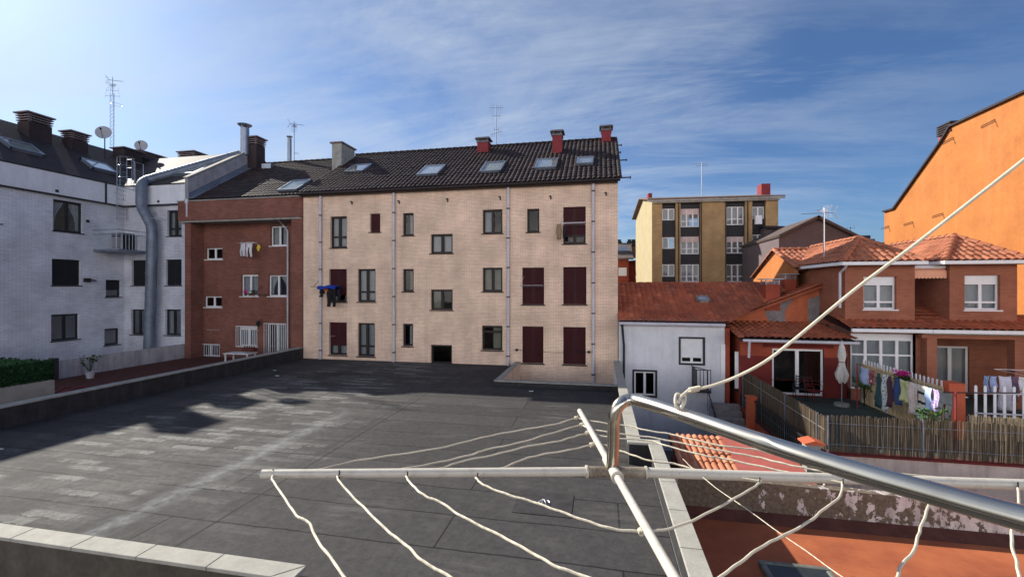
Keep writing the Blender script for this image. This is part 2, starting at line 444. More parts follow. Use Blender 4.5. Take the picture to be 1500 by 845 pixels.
def chimney(root, x0, x1, y0, y1, z0, z1, body, capm, style='slat', capz=.4, parent=None):
    m = MB(); m.box(x0, x1, y0, y1, z0, z1-capz); c = m.build('chimney', body, parent or root)
    k = MB(); o = .09
    if style == 'slat':
        n = 4; h = capz/n
        for i in range(n):
            z = z1-capz+h*(i+.45); k.box(x0-.02*(i==0)-.04-.012*i, x1+.04+.012*i, y0-.04-.012*i, y1+.04+.012*i, z, z+h*.35)
        k.box(x0-.13, x1+.13, y0-.13, y1+.13, z1-.07, z1)
        ix = .12
        for (a, b) in ((x0+ix, y0+ix), (x1-ix, y0+ix), (x0+ix, y1-ix), (x1-ix, y1-ix)): k.box(a-.06, a+.06, b-.06, b+.06, z1-capz, z1-.07)
    else:
        k.box(x0-.04, x1+.04, y0-.04, y1+.04, z1-capz, z1-capz+.06)
        for (a, b) in ((x0+.06, y0+.06), (x1-.06, y0+.06), (x0+.06, y1-.06), (x1-.06, y1-.06)): k.box(a-.05, a+.05, b-.05, b+.05, z1-capz+.06, z1-.14)
        k.box(x0+.1, x1-.1, y0+.1, y1-.1, z1-capz+.06, z1-.14)
        k.prism([(x0-.12, y0-.12, z1-.14), (x1+.12, y0-.12, z1-.14), (x1+.12, y1+.12, z1-.14), (x0-.12, y1+.12, z1-.14)], (0, 0, .05))
        k.prism([(x0-.12, y0-.12, z1-.09), (x0-.12, y1+.12, z1-.09), (x0+(x1-x0)/2, y1+.12, z1+.02), (x0+(x1-x0)/2, y0-.12, z1+.02)], (.001,0,0)) if False else None
        k.box(x0-.08, x1+.08, y0-.08, y1+.08, z1-.09, z1-.04)
    k.build('chimney_cap', capm, c)
    return c
GZ = -3.5
# ================================================================= BEIGE BUILDING
YB = 21.5; XL, XR = -15.9, .79; ZE = 8.93; YE = 21.2; YRD = 27.0; SLP = .64
def zroof(y): return ZE+(y-YE)*SLP
ZR = zroof(YRD)
bg = thing('apartment_building', (-7.5, YB, GZ), 'long beige brick apartment block with dark tiled roof facing the flat roof', 'building')
FB = F((0, YB, 0), (1,0,0), (0,-1,0))
BW = [  # px rect, kwargs
 ((484,317,508,363), dict(rows=(.35,), curtain='full')), ((542,313,557,340), dict(cols=1, shutter=.97)), ((590,312,606,345), dict(cols=1, curtain='right')),
 ((631,343,663,371), dict(curtain='pair')), ((707,307,736,342), dict(curtain='left')), ((772,306,790,340), dict(cols=1)),
 ((825,303,858,357), dict(shutter=.76, rows=(.22,))),
 ((482,394,508,442), dict(shutter=.8)), ((524,394,550,442), dict(rows=(.3,), curtain='full')), ((590,394,606,427), dict(cols=1, curtain='right', cmat='BGB')),
 ((631,424,663,454), dict(curtain='left', cmat='BGB')), ((707,392,736,427), dict(curtain='full', cmat='BGB')), ((765,392,797,446), dict(shutter=.99)), ((825,391,859,446), dict(shutter=.99)),
 ((482,472,508,520), dict(shutter=.72, curtain='full')), ((524,473,549,522), dict(rows=(.3,), curtain='full')), ((590,474,605,507), dict(cols=1, curtain='right')),
 ((631,505,662,533), dict(cols=1, sill=False)), ((706,477,736,513), dict(cols=1, rows=(.75,), curtain='right', cmat='BGB')), ((765,478,796,532), dict(shutter=.99)), ((825,479,858,534), dict(shutter=.99))]
rects = [FB.rect(*r) for r, k in BW]
m = MB(); wall(m, FB, XL, XR, -1.1, ZE+.1, rects)
m.cm = 0
# gable ends, back
for x in (XL, XR):
    m.quad((x,YB,-1.1), (x,YB,zroof(YB)-.05), (x,YRD,ZR-.05), (x,32.5,zroof(YB)-.05), (x,32.5,-1.1))
m.quad((XL,32.5,-1.1), (XR,32.5,-1.1), (XR,32.5,ZE), (XL,32.5,ZE))
m.build('wall', BRB, bg)
m = MB(); m.box(XL, XR, YB, 32.5, GZ, -1.1); m.build('basement_wall', GRW, bg)
for (r, k), rr in zip(BW, rects):
    k = dict(k); 
    if k.get('cmat') == 'BGB': k['cmat'] = BGB
    window(bg, FB, rr, **k)
V = Vector((0, YRD-YE, ZR-ZE)); L = V.length
t = []; tile_slope(t, (XL-.12, YE, ZE), (1,0,0), V, XR-XL+.24, L, .24, .36, amp=.075)
rf = build_tiles('roof', TDK, bg, t)
m = MB(); m.prism([(XL-.1, YE+.02, ZE-.02), (XL-.1, YRD, ZR-.02), (XL-.1, 32.9, ZE-.1), (XL-.1, 32.9, ZE-.2), (XL-.1, YRD, ZR-.14), (XL-.1, YE+.02, ZE-.14)], (XR-XL+.2, 0, 0)); m.build('roof_deck', BRN, rf)
m = MB(); cap_row(m, (XL-.1, YRD, ZR+.05), (XR+.12, YRD, ZR+.05), .13); cap_row(m, (XR+.08, YE, ZE+.06), (XR+.08, YRD, ZR+.06), .1); m.build('ridge_tiles', TDK, rf)
m = MB(); m.tube([(XL-.1, YE-.04, ZE-.06), (XR+.1, YE-.04, ZE-.06)], .075, 10); m.box(XL, XR, YE+.03, YB-.002, ZE-.16, ZE-.03); m.build('gutter', BRN, bg)
for x, b in ((471, -.02), (578, -.02), (745, -.02)): downpipe(bg, FB, FB.px(x, 400)[0], -.02, ZE-.15)
u = FB.px(869, 400)[0]; downpipe(bg, FB, u, -.78, ZE-.15)
m = MB(); m.tube([FB.p(u, -.75, .09), FB.p(u+.05, -.86, .09), FB.p(u+.85, -.88, .09)], .055, 10); m.build('downpipe', PIPE, bg, smooth=True)
PB = (0, YE, ZE); NB = Vector((0, -SLP, 1)).normalized()
for q in (((513,254),(532,254),(539,245),(520,245)), ((614,260),(642,258),(650,246),(624,247)), ((705,255),(733,254),(740,241),(712,242)), ((784,250),(812,249),(818,236),(789,238)), ((846,244),(868,243),(868,234),(846,235))):
    skylight(bg, PB, NB, q)
for px0, px1, yc, zt in ((699,715,25.9,12.95), (809,823,25.0,12.75), (881,895,26.45,13.35)):
    x0 = QY(px0, 200, yc).x; x1 = QY(px1, 200, yc).x
    chimney(bg, x0, x1, yc, yc+.6, zroof(yc)-.2, zt, CHR, GRW, 'cap', .34)
for y, L_, zz in ((26.2,.4,0), (25.0,.3,0), (23.8,.55,0), (21.5,.6,0)):
    z = QX(905, {26.2:220, 25.0:229, 23.8:239, 21.5:259}[y], XR+.03).z
    z = zroof(y)-.12; MB().box(XR, XR+L_*1.0, y-.03, y+.03, z-.02, z+.03).box(XR+L_-.04, XR+L_, y-.03, y+.03, z-.06, z+.06).build('bracket', DRK, bg)
for x, y in ((516,297),(585,296),(656,293),(733,290),(807,289),(888,284)):
    u, z = FB.px(x, y); MB().fbox(FB, u-.03, u+.03, z-.1, z+.06, 0, .05).fbox(FB, u-.08, u+.02, z+.03, z+.07, .05, .09).build('bracket', DRK, bg)
# sunken yard parapet is part of the flat roof building (below)
# ================================================================= FLAT ROOF BUILDING
XP = -15.9
def Mbitumen():
    m, nt, b = newmat('bitumen_felt')
    v = coords(nt); sp = nt.nodes.new('ShaderNodeSeparateXYZ'); nt.links.new(v, sp.inputs[0]); X, Y = sp.outputs[0], sp.outputs[1]
    nw = noise(nt, v, .6, 3); nw2 = noise(nt, v, 4, 5, .6)
    dist = mth(nt, 'MULTIPLY', mth(nt, 'SUBTRACT', noise(nt, v, 1.2, 4), .5), .22)
    cb = nt.nodes.new('ShaderNodeCombineXYZ'); nt.links.new(X, cb.inputs[0]); nt.links.new(mth(nt, 'ADD', Y, mth(nt, 'MULTIPLY', dist, .4)), cb.inputs[1])
    br = nt.nodes.new('ShaderNodeTexBrick'); nt.links.new(cb.outputs[0], br.inputs['Vector'])
    br.inputs['Scale'].default_value = 1; br.inputs['Brick Width'].default_value = 7.3; br.inputs['Row Height'].default_value = .96; br.inputs['Mortar Size'].default_value = .016; br.inputs['Mortar Smooth'].default_value = .3
    br.inputs['Color1'].default_value = (.044,.043,.044,1); br.inputs['Color2'].default_value = (.058,.056,.057,1); br.inputs['Mortar'].default_value = (.020,.019,.020,1); br.offset = .37
    n = noise(nt, v, 9, 8, .75); n2 = noise(nt, coords(nt, (.5, 3.0, 1)), 1.6, 7, .7)
    c = mix(nt, 1, br.outputs['Color'], ramp(nt, n, (.3, .68), (.7, 1.3)), 'MULTIPLY')
    # chalky blocks left by drying puddles: cells stretched along the felt
    br2 = nt.nodes.new('ShaderNodeTexBrick'); cb2 = nt.nodes.new('ShaderNodeCombineXYZ')
    d2 = mth(nt, 'MULTIPLY', mth(nt, 'SUBTRACT', noise(nt, v, 9, 7, .75), .5), .3)
    nt.links.new(mth(nt, 'ADD', X, d2), cb2.inputs[0]); nt.links.new(mth(nt, 'ADD', Y, d2), cb2.inputs[1]); nt.links.new(cb2.outputs[0], br2.inputs['Vector'])
    br2.inputs['Scale'].default_value = 1; br2.inputs['Brick Width'].default_value = 1.05; br2.inputs['Row Height'].default_value = .24; br2.inputs['Mortar Size'].default_value = .03; br2.inputs['Mortar Smooth'].default_value = 1
    br2.inputs['Color1'].default_value = (0,0,0,1); br2.inputs['Color2'].default_value = (1,1,1,1); br2.inputs['Mortar'].default_value = (0,0,0,1)
    blk = ramp(nt, br2.outputs['Color'], (.70, 0), (.86, 1))
    west = mth(nt, 'MULTIPLY', mth(nt, 'MULTIPLY', mth(nt, 'SUBTRACT', 1.6, X), .30, True), mth(nt, 'ADD', mth(nt, 'MULTIPLY', mth(nt, 'ADD', X, 6.6), .6), .3, True))          # the puddled half of the roof
    pud = ramp(nt, nw, (.33, 0), (.5, 1))
    st = ramp(nt, n2, (.40, 0), (.62, 1))
    f = mth(nt, 'MULTIPLY', mth(nt, 'MULTIPLY', west, pud), mth(nt, 'ADD', mth(nt, 'MULTIPLY', blk, .75), mth(nt, 'MULTIPLY', st, .42)), True)
    f = mth(nt, 'MULTIPLY', f, ramp(nt, n, (.35, .35), (.6, 1)), True)
    c = mix(nt, mth(nt, 'MULTIPLY', f, .8), c, (.26,.265,.25))
    c = mix(nt, mth(nt, 'MULTIPLY', ramp(nt, nw, (.5, 0), (.7, .5)), ramp(nt, n2, (.45, 0), (.6, 1))), c, (.13,.128,.12))
    # one long pale strip and one dark joint running away from the viewer
    wob = mth(nt, 'MULTIPLY', mth(nt, 'SUBTRACT', noise(nt, v, 3.5, 7, .75), .5), 1.0)
    def line(x0, w, soft, rel):
        a = mth(nt, 'ABSOLUTE', mth(nt, 'SUBTRACT', mth(nt, 'ADD', X, mth(nt, 'MULTIPLY', wob, rel)), x0))
        return mth(nt, 'SUBTRACT', 1, mth(nt, 'DIVIDE', mth(nt, 'SUBTRACT', a, w), soft), True) if False else ramp(nt, a, (w, 1), (w+soft, 0))
    c = mix(nt, mth(nt, 'MULTIPLY', mth(nt, 'MULTIPLY', line(-.7, .02, .3, .35), ramp(nt, nw2, (.35, .05), (.62, .65))), ramp(nt, mth(nt, 'MULTIPLY', Y, .1), (.05, 1), (.3, 0))), c, (.25,.27,.275))
    c = mix(nt, mth(nt, 'MULTIPLY', line(.85, .012, .02, .02), .85), c, (.02,.02,.02))
    c = mix(nt, mth(nt, 'MULTIPLY', line(.65, .0, .12, .1), .35), c, (.03,.03,.03))
    nt.links.new(c, b.inputs['Base Color']); b.inputs['Roughness'].default_value = .85; b.inputs['Specular IOR Level'].default_value = .12
    h = mth(nt, 'ADD', mth(nt, 'MULTIPLY', noise(nt, v, 120, 3), .5), mth(nt, 'ADD', mth(nt, 'MULTIPLY', noise(nt, v, 3, 4), 2.0), mth(nt, 'MULTIPLY', br.outputs['Fac'], -1.2)))
    bump(nt, b, h, .7, .01); return m
BIT = Mbitumen()
BITW = M('bitumen_upstand', (.028,.028,.032), .8, var=.35, sc=4, bm=.5, bd=.02, streak=.2, dirt=(.12,.12,.12))
fb = thing('flat_roofed_building', (-7, 10, GZ), 'low building with grey bitumen felt flat roof and stone topped parapets', 'building')
m = MB()
# roof slab footprint pieces
YN = 4.62
m.box(-15.9, -3.95, YN, 17.0, -.35, 0); m.box(-15.9, -3.95, 17.0, 21.49, -.35, 0); m.box(-3.95, .55, YN, 16.85, -.35, 0); m.box(-3.45, 1.0, -2.0, YN, -.35, 0)
m = MB(); Z0 = 0
for (a,b,c,d) in ((-15.9,-3.9,YN,21.49), (-3.9,.6,YN,16.9), (.6,1.03,YN,9.9), (-3.47,1.03,-2.0,YN)): m.quad((a,c,0),(b,c,0),(b,d,0),(a,d,0))
m.build('roof_felt', BIT, fb)
m = MB(); m.box(-15.95, -3.9, YN, 21.47, GZ, -.01); m.box(-3.9, .6, YN, 16.9, GZ, -.01); m.box(.6, 1.15, YN, 9.9, GZ, -.01); m.box(-3.5, 1.15, -2.0, YN, GZ, -.01); m.build('wall', WOODP, fb)
# left parapet
m = MB(); m.box(-16.15, XP, -2.0, 21.45, -.6, .56); m.build('parapet', BITW, fb)
m = MB()
y = -2.0
while y < 21.4: m.box(-16.20, XP+.05, y, min(y+1.19, 21.42), .562, .61); y += 1.2
m.build('coping', COPG, fb, bevel=.008)
# near parapet in front of the viewer (left), turning towards the viewer
m = MB(); m.box(-15.9, -3.6, YN-.13, YN+.05, GZ, .45); m.box(-3.72, -3.5, -2.0, YN-.13, GZ, .45); m.build('parapet', M('dingy_render', (.085,.075,.06), .9, var=.3, sc=2, streak=.4), fb)
m = MB(); x = -4.60
k = 0
while x > -15.5:
    w = 1.02; m.box(x-w+.008, x, YN-.17, YN+.10, .452, .50); x -= w
m.prism([(-4.59, YN-.17, .452), (-3.725, YN-.17, .452), (-3.445, YN+.10, .452), (-4.59, YN+.10, .452)], (0,0,.048))
y = YN-.165
m.prism([(-3.72, YN-.18, .452), (-3.44, YN+.09, .452), (-3.44, YN-1.0, .452), (-3.72, YN-1.0, .452)], (0,0,.048))
y = YN-1.01
while y > -2: m.box(-3.72, -3.44, y-.99, y, .452, .50); y -= 1.0
m.build('coping', COP, fb, bevel=.008)
# right parapets
m = MB(); m.box(.6, .83, 10.12, 16.9, -.5, .44); m.box(.6, 1.22, 9.92, 10.12, -.5, .44); m.box(1.05, 1.22, -2.0, 9.92, GZ, .44); m.build('parapet', BITW, fb)
m = MB()
def cops(x0, x1, ya, yb, L=1.0):
    y = ya
    while y < yb-.05: m.box(x0, x1, y+.005, min(y+L, yb)-.005, .442, .49); y += L
cops(1.00, 1.27, -2.0, 9.88); cops(.57, .86, 10.15, 20.9)
m.box(.57, 1.27, 9.885, 10.145, .442, .492)
m.build('coping', COP, fb, bevel=.008)
m = MB(); m.box(.6, .83, 16.9, 20.9, GZ, .44); m.build('parapet', WHP, fb)
# parapet round the sunken yard
m = MB(); m.box(-3.9, .6, 16.9, 17.08, GZ, .17); m.box(-4.06, -3.9, 16.9, 21.45, GZ, .17); m.build('parapet', BITW, fb)
m = MB(); m.box(-4.1, .62, 16.86, 17.12, .172, .21); m.box(-4.1, -3.87, 17.125, 21.45, .172, .21); m.build('coping', COPG, fb)
m = MB(); m.box(-3.9, .6, 17.08, 21.48, GZ, -1.4); m.build('yard_floor', COPG, fb)
# inner lining of the yard in the same brick
m = MB(); m.box(-3.898, -3.88, 17.1, 21.45, -1.4, .165); m.build('yard_lining', BRB, fb)
# drain
P = QZ(797, 737, 0)
m = MB()
for i in range(6):
    a = i*math.pi/3; m.tube([P+Vector((math.cos(a)*.09, math.sin(a)*.09, .0)), P+Vector((math.cos(a)*.06, math.sin(a)*.06, .05)), P+Vector((0,0,.07))], .008, 5)
m.tube([P+Vector((math.cos(i*math.pi/8)*.1, math.sin(i*math.pi/8)*.1, .012)) for i in range(17)], .012, 5)
m.build('drain_grate', ALU, fb)
m = MB(); m.box(P.x-.5, P.x+.5, P.y-.42, P.y+.42, .004, .010); m.build('felt_patch', M('newer_felt', (.047,.046,.048), .85, var=.3, sc=4, spec=.1), fb)
for (x, y, w, d) in ((-13.0,17.2,.35,.2), (-2.9,9.4,1.1,.5), (-12.6,7.6,.3,.1), (-1.2,14.2,.25,.12)):
    pass
m = MB()
for (x, y, s) in ((-14.0,7.9,.09), (-13.9,16.9,.12), (-2.6,16.2,.1), (-14.9,18.0,.1)):
    m.prism([(x,y,.004), (x+s*1.6,y+.02,.004), (x+s*1.5,y+s*.5,.004), (x+.01,y+s*.4,.004)], (0,0,.012))
tag(m.build('litter', WHP), 'pale scraps of litter on the shaded edge of the flat roof', 'litter', kind='stuff')
# ================================================================= RED BUILDING
YR = 22.6
rb = thing('apartment_building', (-20, YR, GZ), 'narrow red brick apartment building with white windows between the white and beige blocks', 'building')
FR = F((0, YR, 0), (1,0,0), (0,-1,0))
XRL, XRR = -23.9, XL
ZRE = 9.05
def zred(y): return ZRE+(y-21.9)*.66
RW = [((301,363,326,380), dict()), ((299,434,325,450), dict()), ((353,402,378,434), dict(box=.12, curtain='full')), ((396,331,421,360), dict(curtain='pair')), ((393,403,420,434), dict(curtain='drape')),
      ((349,478,377,507), dict(box=.22, bars=True, curtain='full')), ((290,504,322,522), dict(bars=True)), ((390,474,419,513), dict(bars=True, curtain='right'))]
rr = [FR.rect(*r) for r, k in RW]
rr[-1] = (rr[-1][0], -.25, rr[-1][2], rr[-1][3])
m = MB(); wall(m, FR, XRL, XRR, -1.2, 9.0, rr)
m.quad((XRL,30,-1.2),(XRR,30,-1.2),(XRR,30,9.0),(XRL,30,9.0)); m.quad((XRL,YR,-1.2),(XRL,30,-1.2),(XRL,30,9.0),(XRL,YR,9.0)); m.quad((XRR,YR,-1.2),(XRR,30,-1.2),(XRR,30,9.0),(XRR,YR,9.0))
m.build('wall', BRR, rb)
for (r, k), q in zip(RW, rr): window(rb, FR, q, frame=WHF, fw=.075, **k)
# projecting side strip and top band with rounded corner
FS = F((0, 21.62, 0), (1,0,0), (0,-1,0))
xs = FS.px(426, 400)[0]
def rounded(x0, x1, yf, yb, r=.35, n=6):
    P = [(x0, yb), (x0, yf)]
    for i in range(n+1):
        a = -math.pi/2+math.pi/2*i/n; P.append((x1-r+math.cos(a)*r, yf+r+math.sin(a)*r))
    P.append((x1, yb)); return P
m = MB(); m.prism([(x, y, -1.1) for x, y in rounded(xs, XL-.03, 21.66, YR-.003)], (0,0,9.0)); m.build('wall', BRR, rb, smooth=True)
zb0, zb1 = FS.px(350, 321)[1], FS.px(350, 292.5)[1]
m = MB(); m.prism([(x, y, zb0) for x, y in rounded(XRL-.25, XL-.02, 21.52, YR-.003, .5)], (0,0,zb1-zb0)); m.build('band', BRR, rb, smooth=True)
m = MB(); m.prism([(x, y, zb0-.10) for x, y in rounded(XRL-.2, XL-.06, 21.58, YR-.006, .5)], (0,0,.098)); m.prism([(x, y, zb1+.002) for x, y in rounded(XRL-.28, XL-.01, 21.48, YR-.006, .5)], (0,0,.06)); m.build('band_trim', COPG, rb)
m = MB(); m.fbox(FS, xs+.1, xs+1.05, zb0+.45, zb0+.49, -.12, .115); 
Lr = Vector((0, 27.0-21.7, zred(27.0)-zred(21.7)))
t = []; tile_slope(t, (XRL, 21.7, zred(21.7)+.05), (1,0,0), Lr, XRR-XRL, Lr.length, .24, .36, amp=.05)
rf = build_tiles('roof', TDK, rb, t)
m = MB(); y0, y1 = 21.75, 27.0
m.prism([(XRL, y0, zred(y0)), (XRL, y1, zred(y1)), (XRL, 31, zred(y0)), (XRL, 31, zred(y0)-.1), (XRL, y1, zred(y1)-.12), (XRL, y0, zred(y0)-.12)], (XRR-XRL-.15, 0, 0)); m.build('roof_deck', BRN, rf)
m = MB(); cap_row(m, (XRL, 27, zred(27)+.08), (XRR-.1, 27, zred(27)+.08), .13); m.build('ridge_tiles', TDK, rf)
PR = (0, 21.7, zred(21.7)+.05); NR = Vector((0, -.66, 1)).normalized()
skylight(rb, PR, NR, ((418,281),(436,281),(447,268),(430,268)))
# grey rendered stack on the roof
x0 = QY(489,230,25.2).x; x1 = QY(503,230,25.2).x
m = MB(); m.box(x0, x1, 25.0, 26.5, zred(25)-.3, 12.85); ch = m.build('chimney', COPG, rb)
m = MB(); m.box(x0-.1, x1+.1, 24.9, 26.6, 12.852, 12.93); m.build('chimney_cap', SLB, ch)
m = MB(); P = QY(393,243,26.2); m.box(P.x-.35, P.x+.35, 26.0, 26.5, P.z-.5, P.z+.1); c = m.build('vent', GALV, rb)
FRp = lambda x: FR.px(x, 400)[0]
m = MB(); u = FRp(423); m.tube([FS.p(u+.05, zb0-.05, .0), FR.p(u-.25, zb0-.25, .2), FR.p(u, zb0-.6, .09), FR.p(u, -.1, .09)], .05, 10); m.build('downpipe', PIPE, rb, smooth=True)
m = MB(); u = FRp(292)
m.tube([FS.p(FS.px(276,300)[0], FS.px(276,293)[1], .1), FS.p(FS.px(276,300)[0], FS.px(276,317)[1], .1), FR.p(u, zb0-.45, .12), FR.p(u, -.3, .12)], .055, 10)
m.tube([FS.p(FS.px(276,300)[0], FS.px(276,299)[1], .1), FS.p(FS.px(276,300)[0], FS.px(276,292)[1], .1)], .1, 10)
m.build('downpipe', PIPE, rb, smooth=True)
m = MB(); P = FR.p(*FR.px(384, 474)); a = P+Vector((0,-.3,-.1))
m.tube([P+Vector((0,0,.15)), P+Vector((0,-.15,.25)), P+Vector((0,-.3,.18))], .015, 6)
m.tube([a+Vector((0,0,.3)), a+Vector((0,0,.22)), a+Vector((0,0,.02)), a+Vector((0,0,-.06))], .1, 6, rr=[.02,.13,.09,.03]); m.build('wall_lantern', DRK, rb)
m = MB(); u0, z = FR.px(312, 483); 
m.fbox(FR, u0-.4, u0+.5, z-.02, z+.01, 0, .05); m.build('cable_cover', COPG, rb)
for i, (x, c) in enumerate(((362,FLOW),(369,WHP),(373,LEAF))):
    P = FR.p(*FR.px(x, 433), .12)
    m = MB(); m.tube([P, P+Vector((0,0,.16))], .07, 8, rr=[.055,.08]); p = m.build('flower_pot', TERF, None); tag(p, ['terracotta pot of pink flowers on red building window sill','terracotta pot of pale flowers on red building window sill','terracotta pot of leaves on red building window sill, rightmost'][i], 'flower pot', 'pots on the red building sill')
    m = MB()
    for k in range(26):
        q = P+Vector((random.gauss(0,.07), random.gauss(0,.05), .2+abs(random.gauss(0,.07)))); d = Vector((random.gauss(0,1),random.gauss(0,1),random.gauss(0,1))).normalized()*.045; e = d.cross(Vector((random.random(),.3,1))).normalized()*.03
        m.quad(q-d-e, q+d-e, q+d+e, q-d+e)
    o = m.build('flowers', c, None); o.parent = p
# small canopy/table beside the barred window
P = QY(352, 517, 21.3)
tb = thing('garden_table', (P.x, 21.2, -.4), 'white garden table in front of barred window of red building', 'table')
m = MB(); m.box(P.x-.75, P.x+.85, 20.9, 21.6, P.z-.02, P.z+.03); m.build('tabletop', WHF, tb, bevel=.01)
for dx in (-.65, .75):
    for yy in (20.97, 21.53): MB().box(P.x+dx-.03, P.x+dx+.03, yy-.03, yy+.03, -.4, P.z-.02).build('leg', WHF, tb)
P = QY(365, 513, 21.3); m = MB(); m.box(P.x-.35, P.x+.4, 21.15, 21.45, P.z-.02, P.z+.12); 
for i in range(5): m.tube([(P.x-.3+i*.15, 21.3, P.z+.12), (P.x-.3+i*.15+.02, 21.3, P.z+.22)], .05, 6, rr=[.06,.03])
tag(m.build('planter', TERF), 'low planter on white garden table by red wall', 'planter')
# ================================================================= WHITE BUILDING
XW = -28.5; YW = 21.9; XE = -23.9
wb = thing('apartment_building', (-29, 14, GZ), 'white painted brick apartment block with dark slate roof on the left', 'building')
FL = F((XW, 0, 0), (0,1,0), (1,0,0)); FW = F((0, YW, 0), (1,0,0), (0,-1,0))
LW = [((78,295,121,340), dict(frame=DKF, curtain='drape')), ((76,380,118,418), dict(frame=DKF, shutter=.98, sm=DKS)), ((75,460,116,498), dict(frame=DKF, cols=2)),
      ((155,410,177,435), dict(frame=DKF, cols=1, shutter=.6, sm=DKS)), ((153,481,175,505), dict(frame=DKF, cols=1)), ((-30,280,1,326), dict(frame=DKF, shutter=.98, sm=DKS))]
FWn = [((193,381,214,418), dict(frame=DKF, shutter=.98, sm=DKS)), ((192,453,213,490), dict(frame=DKF)), ((243,380,266,418), dict(frame=DKF, shutter=.98, sm=DKS)),
      ((242,453,265,491), dict(frame=DKF, curtain='left')), ((245,308,266,346), dict(frame=DKF, curtain='full', rows=(.3,)))]
lr = [FL.rect(*r) for r, k in LW]; wr = [FW.rect(*r) for r, k in FWn]
m = MB(); wall(m, FL, 1, YW, -1.2, 8.8, lr); wall(m, FW, XW, XE, -1.2, 8.8, wr)
m.quad((XW-10.6,1,-1.2),(XW,1,-1.2),(XW,1,9.9),(XW-5.3,1,13.4),(XW-10.6,1,9.9))
m.quad((XW-10.6,1,-1.2),(XW-10.6,40,-1.2),(XW-10.6,40,9.9),(XW-10.6,1,9.9))
m.build('wall', BRW, wb)
for (r, k), q in zip(LW, lr): window(wb, FL, q, depth=.12, sill=True, **k)
for (r, k), q in zip(FWn, wr): window(wb, FW, q, depth=.12, sill=True, **k)
zt = 9.93
m = MB(); m.box(XW-.2, XW+.16, 1, YW-.16, 8.8, zt); m.box(XW-.2, XE+.0, YW-.16, YW+.2, 8.8, zt); m.build('band', WHP, wb)
m = MB(); m.box(XW+.0, XW+.20, 1, YW-.2, 8.73, 8.797); m.box(XW+.2, XE, YW-.2, YW-.0, 8.73, 8.797); m.box(XW-.1, XW+.2, 1, YW-.2, zt+.002, zt+.07); m.box(XW+.2, XE, YW-.2, YW+.1, zt+.002, zt+.07)
P = QX(155, 285, XW+.16); m.box(XW+.162, XW+.18, P.y-.05, P.y+.05, 8.8, zt)
m.build('band_trim', DKF, wb)
XRG = -33.8; ZRG = 13.5
def zwl(x): return 9.98+(XW+.1-x)*(ZRG-9.98)/(XW+.1-XRG)
YRG = 26.8; 
def zwr(y): return 9.98+(y-(YW-.1))*(13.3-9.98)/(YRG-(YW-.1))
m = MB()
m.prism([(XW+.1, 1, 9.98), (XRG, 1, ZRG), (XRG-5.3, 1, 9.98), (XRG-5.3, 1, 9.8), (XRG, 1, ZRG-.2), (XW+.1, 1, 9.82)], (0, 39, 0))
m.prism([(XE, YW-.1, 9.98), (XE, YRG, 13.3), (XE, YRG+5, 10), (XE, YRG+5, 9.8), (XE, YRG, 13.1), (XE, YW-.1, 9.82)], (-9.5, 0, 0))
wrf = m.build('roof', SLT, wb)
# side wall rising over the red roof
m = MB(); m.prism([(XE, YW-.15, 8.74), (XE, YW-.15, 10.25), (XE, YRG, 13.5), (XE, YRG+5, 10.2), (XE, YRG+5, 8.74)], (.22, 0, 0)); m.build('party_wall', M('weathered_party_wall', (.30,.30,.33), .9, var=.25, sc=1.5, streak=.6, dirt=(.12,.12,.13)), wb)
MB().quad((XE,YW,-1.2),(XE,YR+.3,-1.2),(XE,YR+.3,9),(XE,YW,9)).build('wall', BRW, wb)
MB().box(XRL+.02, XRL+.42, 21.72, YR-.002, -1.2, zb0-.12).build('wall', BRR, rb)
m = MB(); a = Vector((XE+.11, YW-.2, 10.26)); b = Vector((XE+.11, YRG, 13.52)); c = Vector((XE+.11, YRG+5, 10.22))
d = (b-a)/2; nn = Vector((1,0,0)).cross(d).normalized(); m.obox((a+b)/2+nn*.03, Vector((.17,0,0)), d, nn*.03)
d = (c-b)/2; nn = Vector((1,0,0)).cross(d).normalized(); m.obox((b+c)/2-nn*.0+Vector((0,0,.03)), Vector((.17,0,0)), d, nn*.03)
m.build('party_wall_coping', COP, wb)
m = MB(); m.prism([(XE+.222, 21.75, zred(21.75)-.2), (XE+.222, 21.75, zred(21.75)+.42), (XE+.222, 27, zred(27)+.42), (XE+.222, 27, zred(27)-.2)], (.03, 0, 0)); m.prism([(XE+.222, 21.75, zred(21.75)+.12), (XE+.6, 21.75, zred(21.75)+.12), (XE+.6, 27, zred(27)+.12), (XE+.222, 27, zred(27)+.12)], (0,0,.02)); m.build('flashing', GALV, wb)
# chimneys
for (x0,x1,y0,y1,z0,z1,h) in ((-33.0,-32.13,19.5,20.6,12,13.95,.55), (-32.9,-32.13,21.6,22.5,12,13.6,.5), (-33.5,-32.6,26.1,28.0,11,13.8,.55), (-33,-32,24.6,25.8,11,13.5,.1),
                            (-31.8,-30.4,28.4,30.2,11,14.3,.5), (-36,-34,30,32,11,14.3,.12)):
    chimney(wb, x0, x1, y0, y1, z0, z1, SLC, SLB, 'slat', h)
P = QY(375, 210, 26.6)
chimney(wb, P.x-.42, P.x+.38, 26.2, 27.0, 11.5, QY(375,201,26.4).z, SLC, SLB, 'slat', .55)
# skylights
PWL = (XW+.1, 0, 9.98); NWL = Vector(((ZRG-9.98)/(XW+.1-XRG), 0, 1)).normalized()
for q in (((10,212),(66,236),(48,218),(-4,203)), ((128,243),(170,260),(155,245),(127,236))): skylight(wb, PWL, NWL, q)
PWR = (0, YW-.1, 9.98); NWR = Vector((0, -(13.3-9.98)/(YRG-YW+.1), 1)).normalized()
skylight(wb, PWR, NWR, ((267,257),(285,257),(300,244),(283,245)))
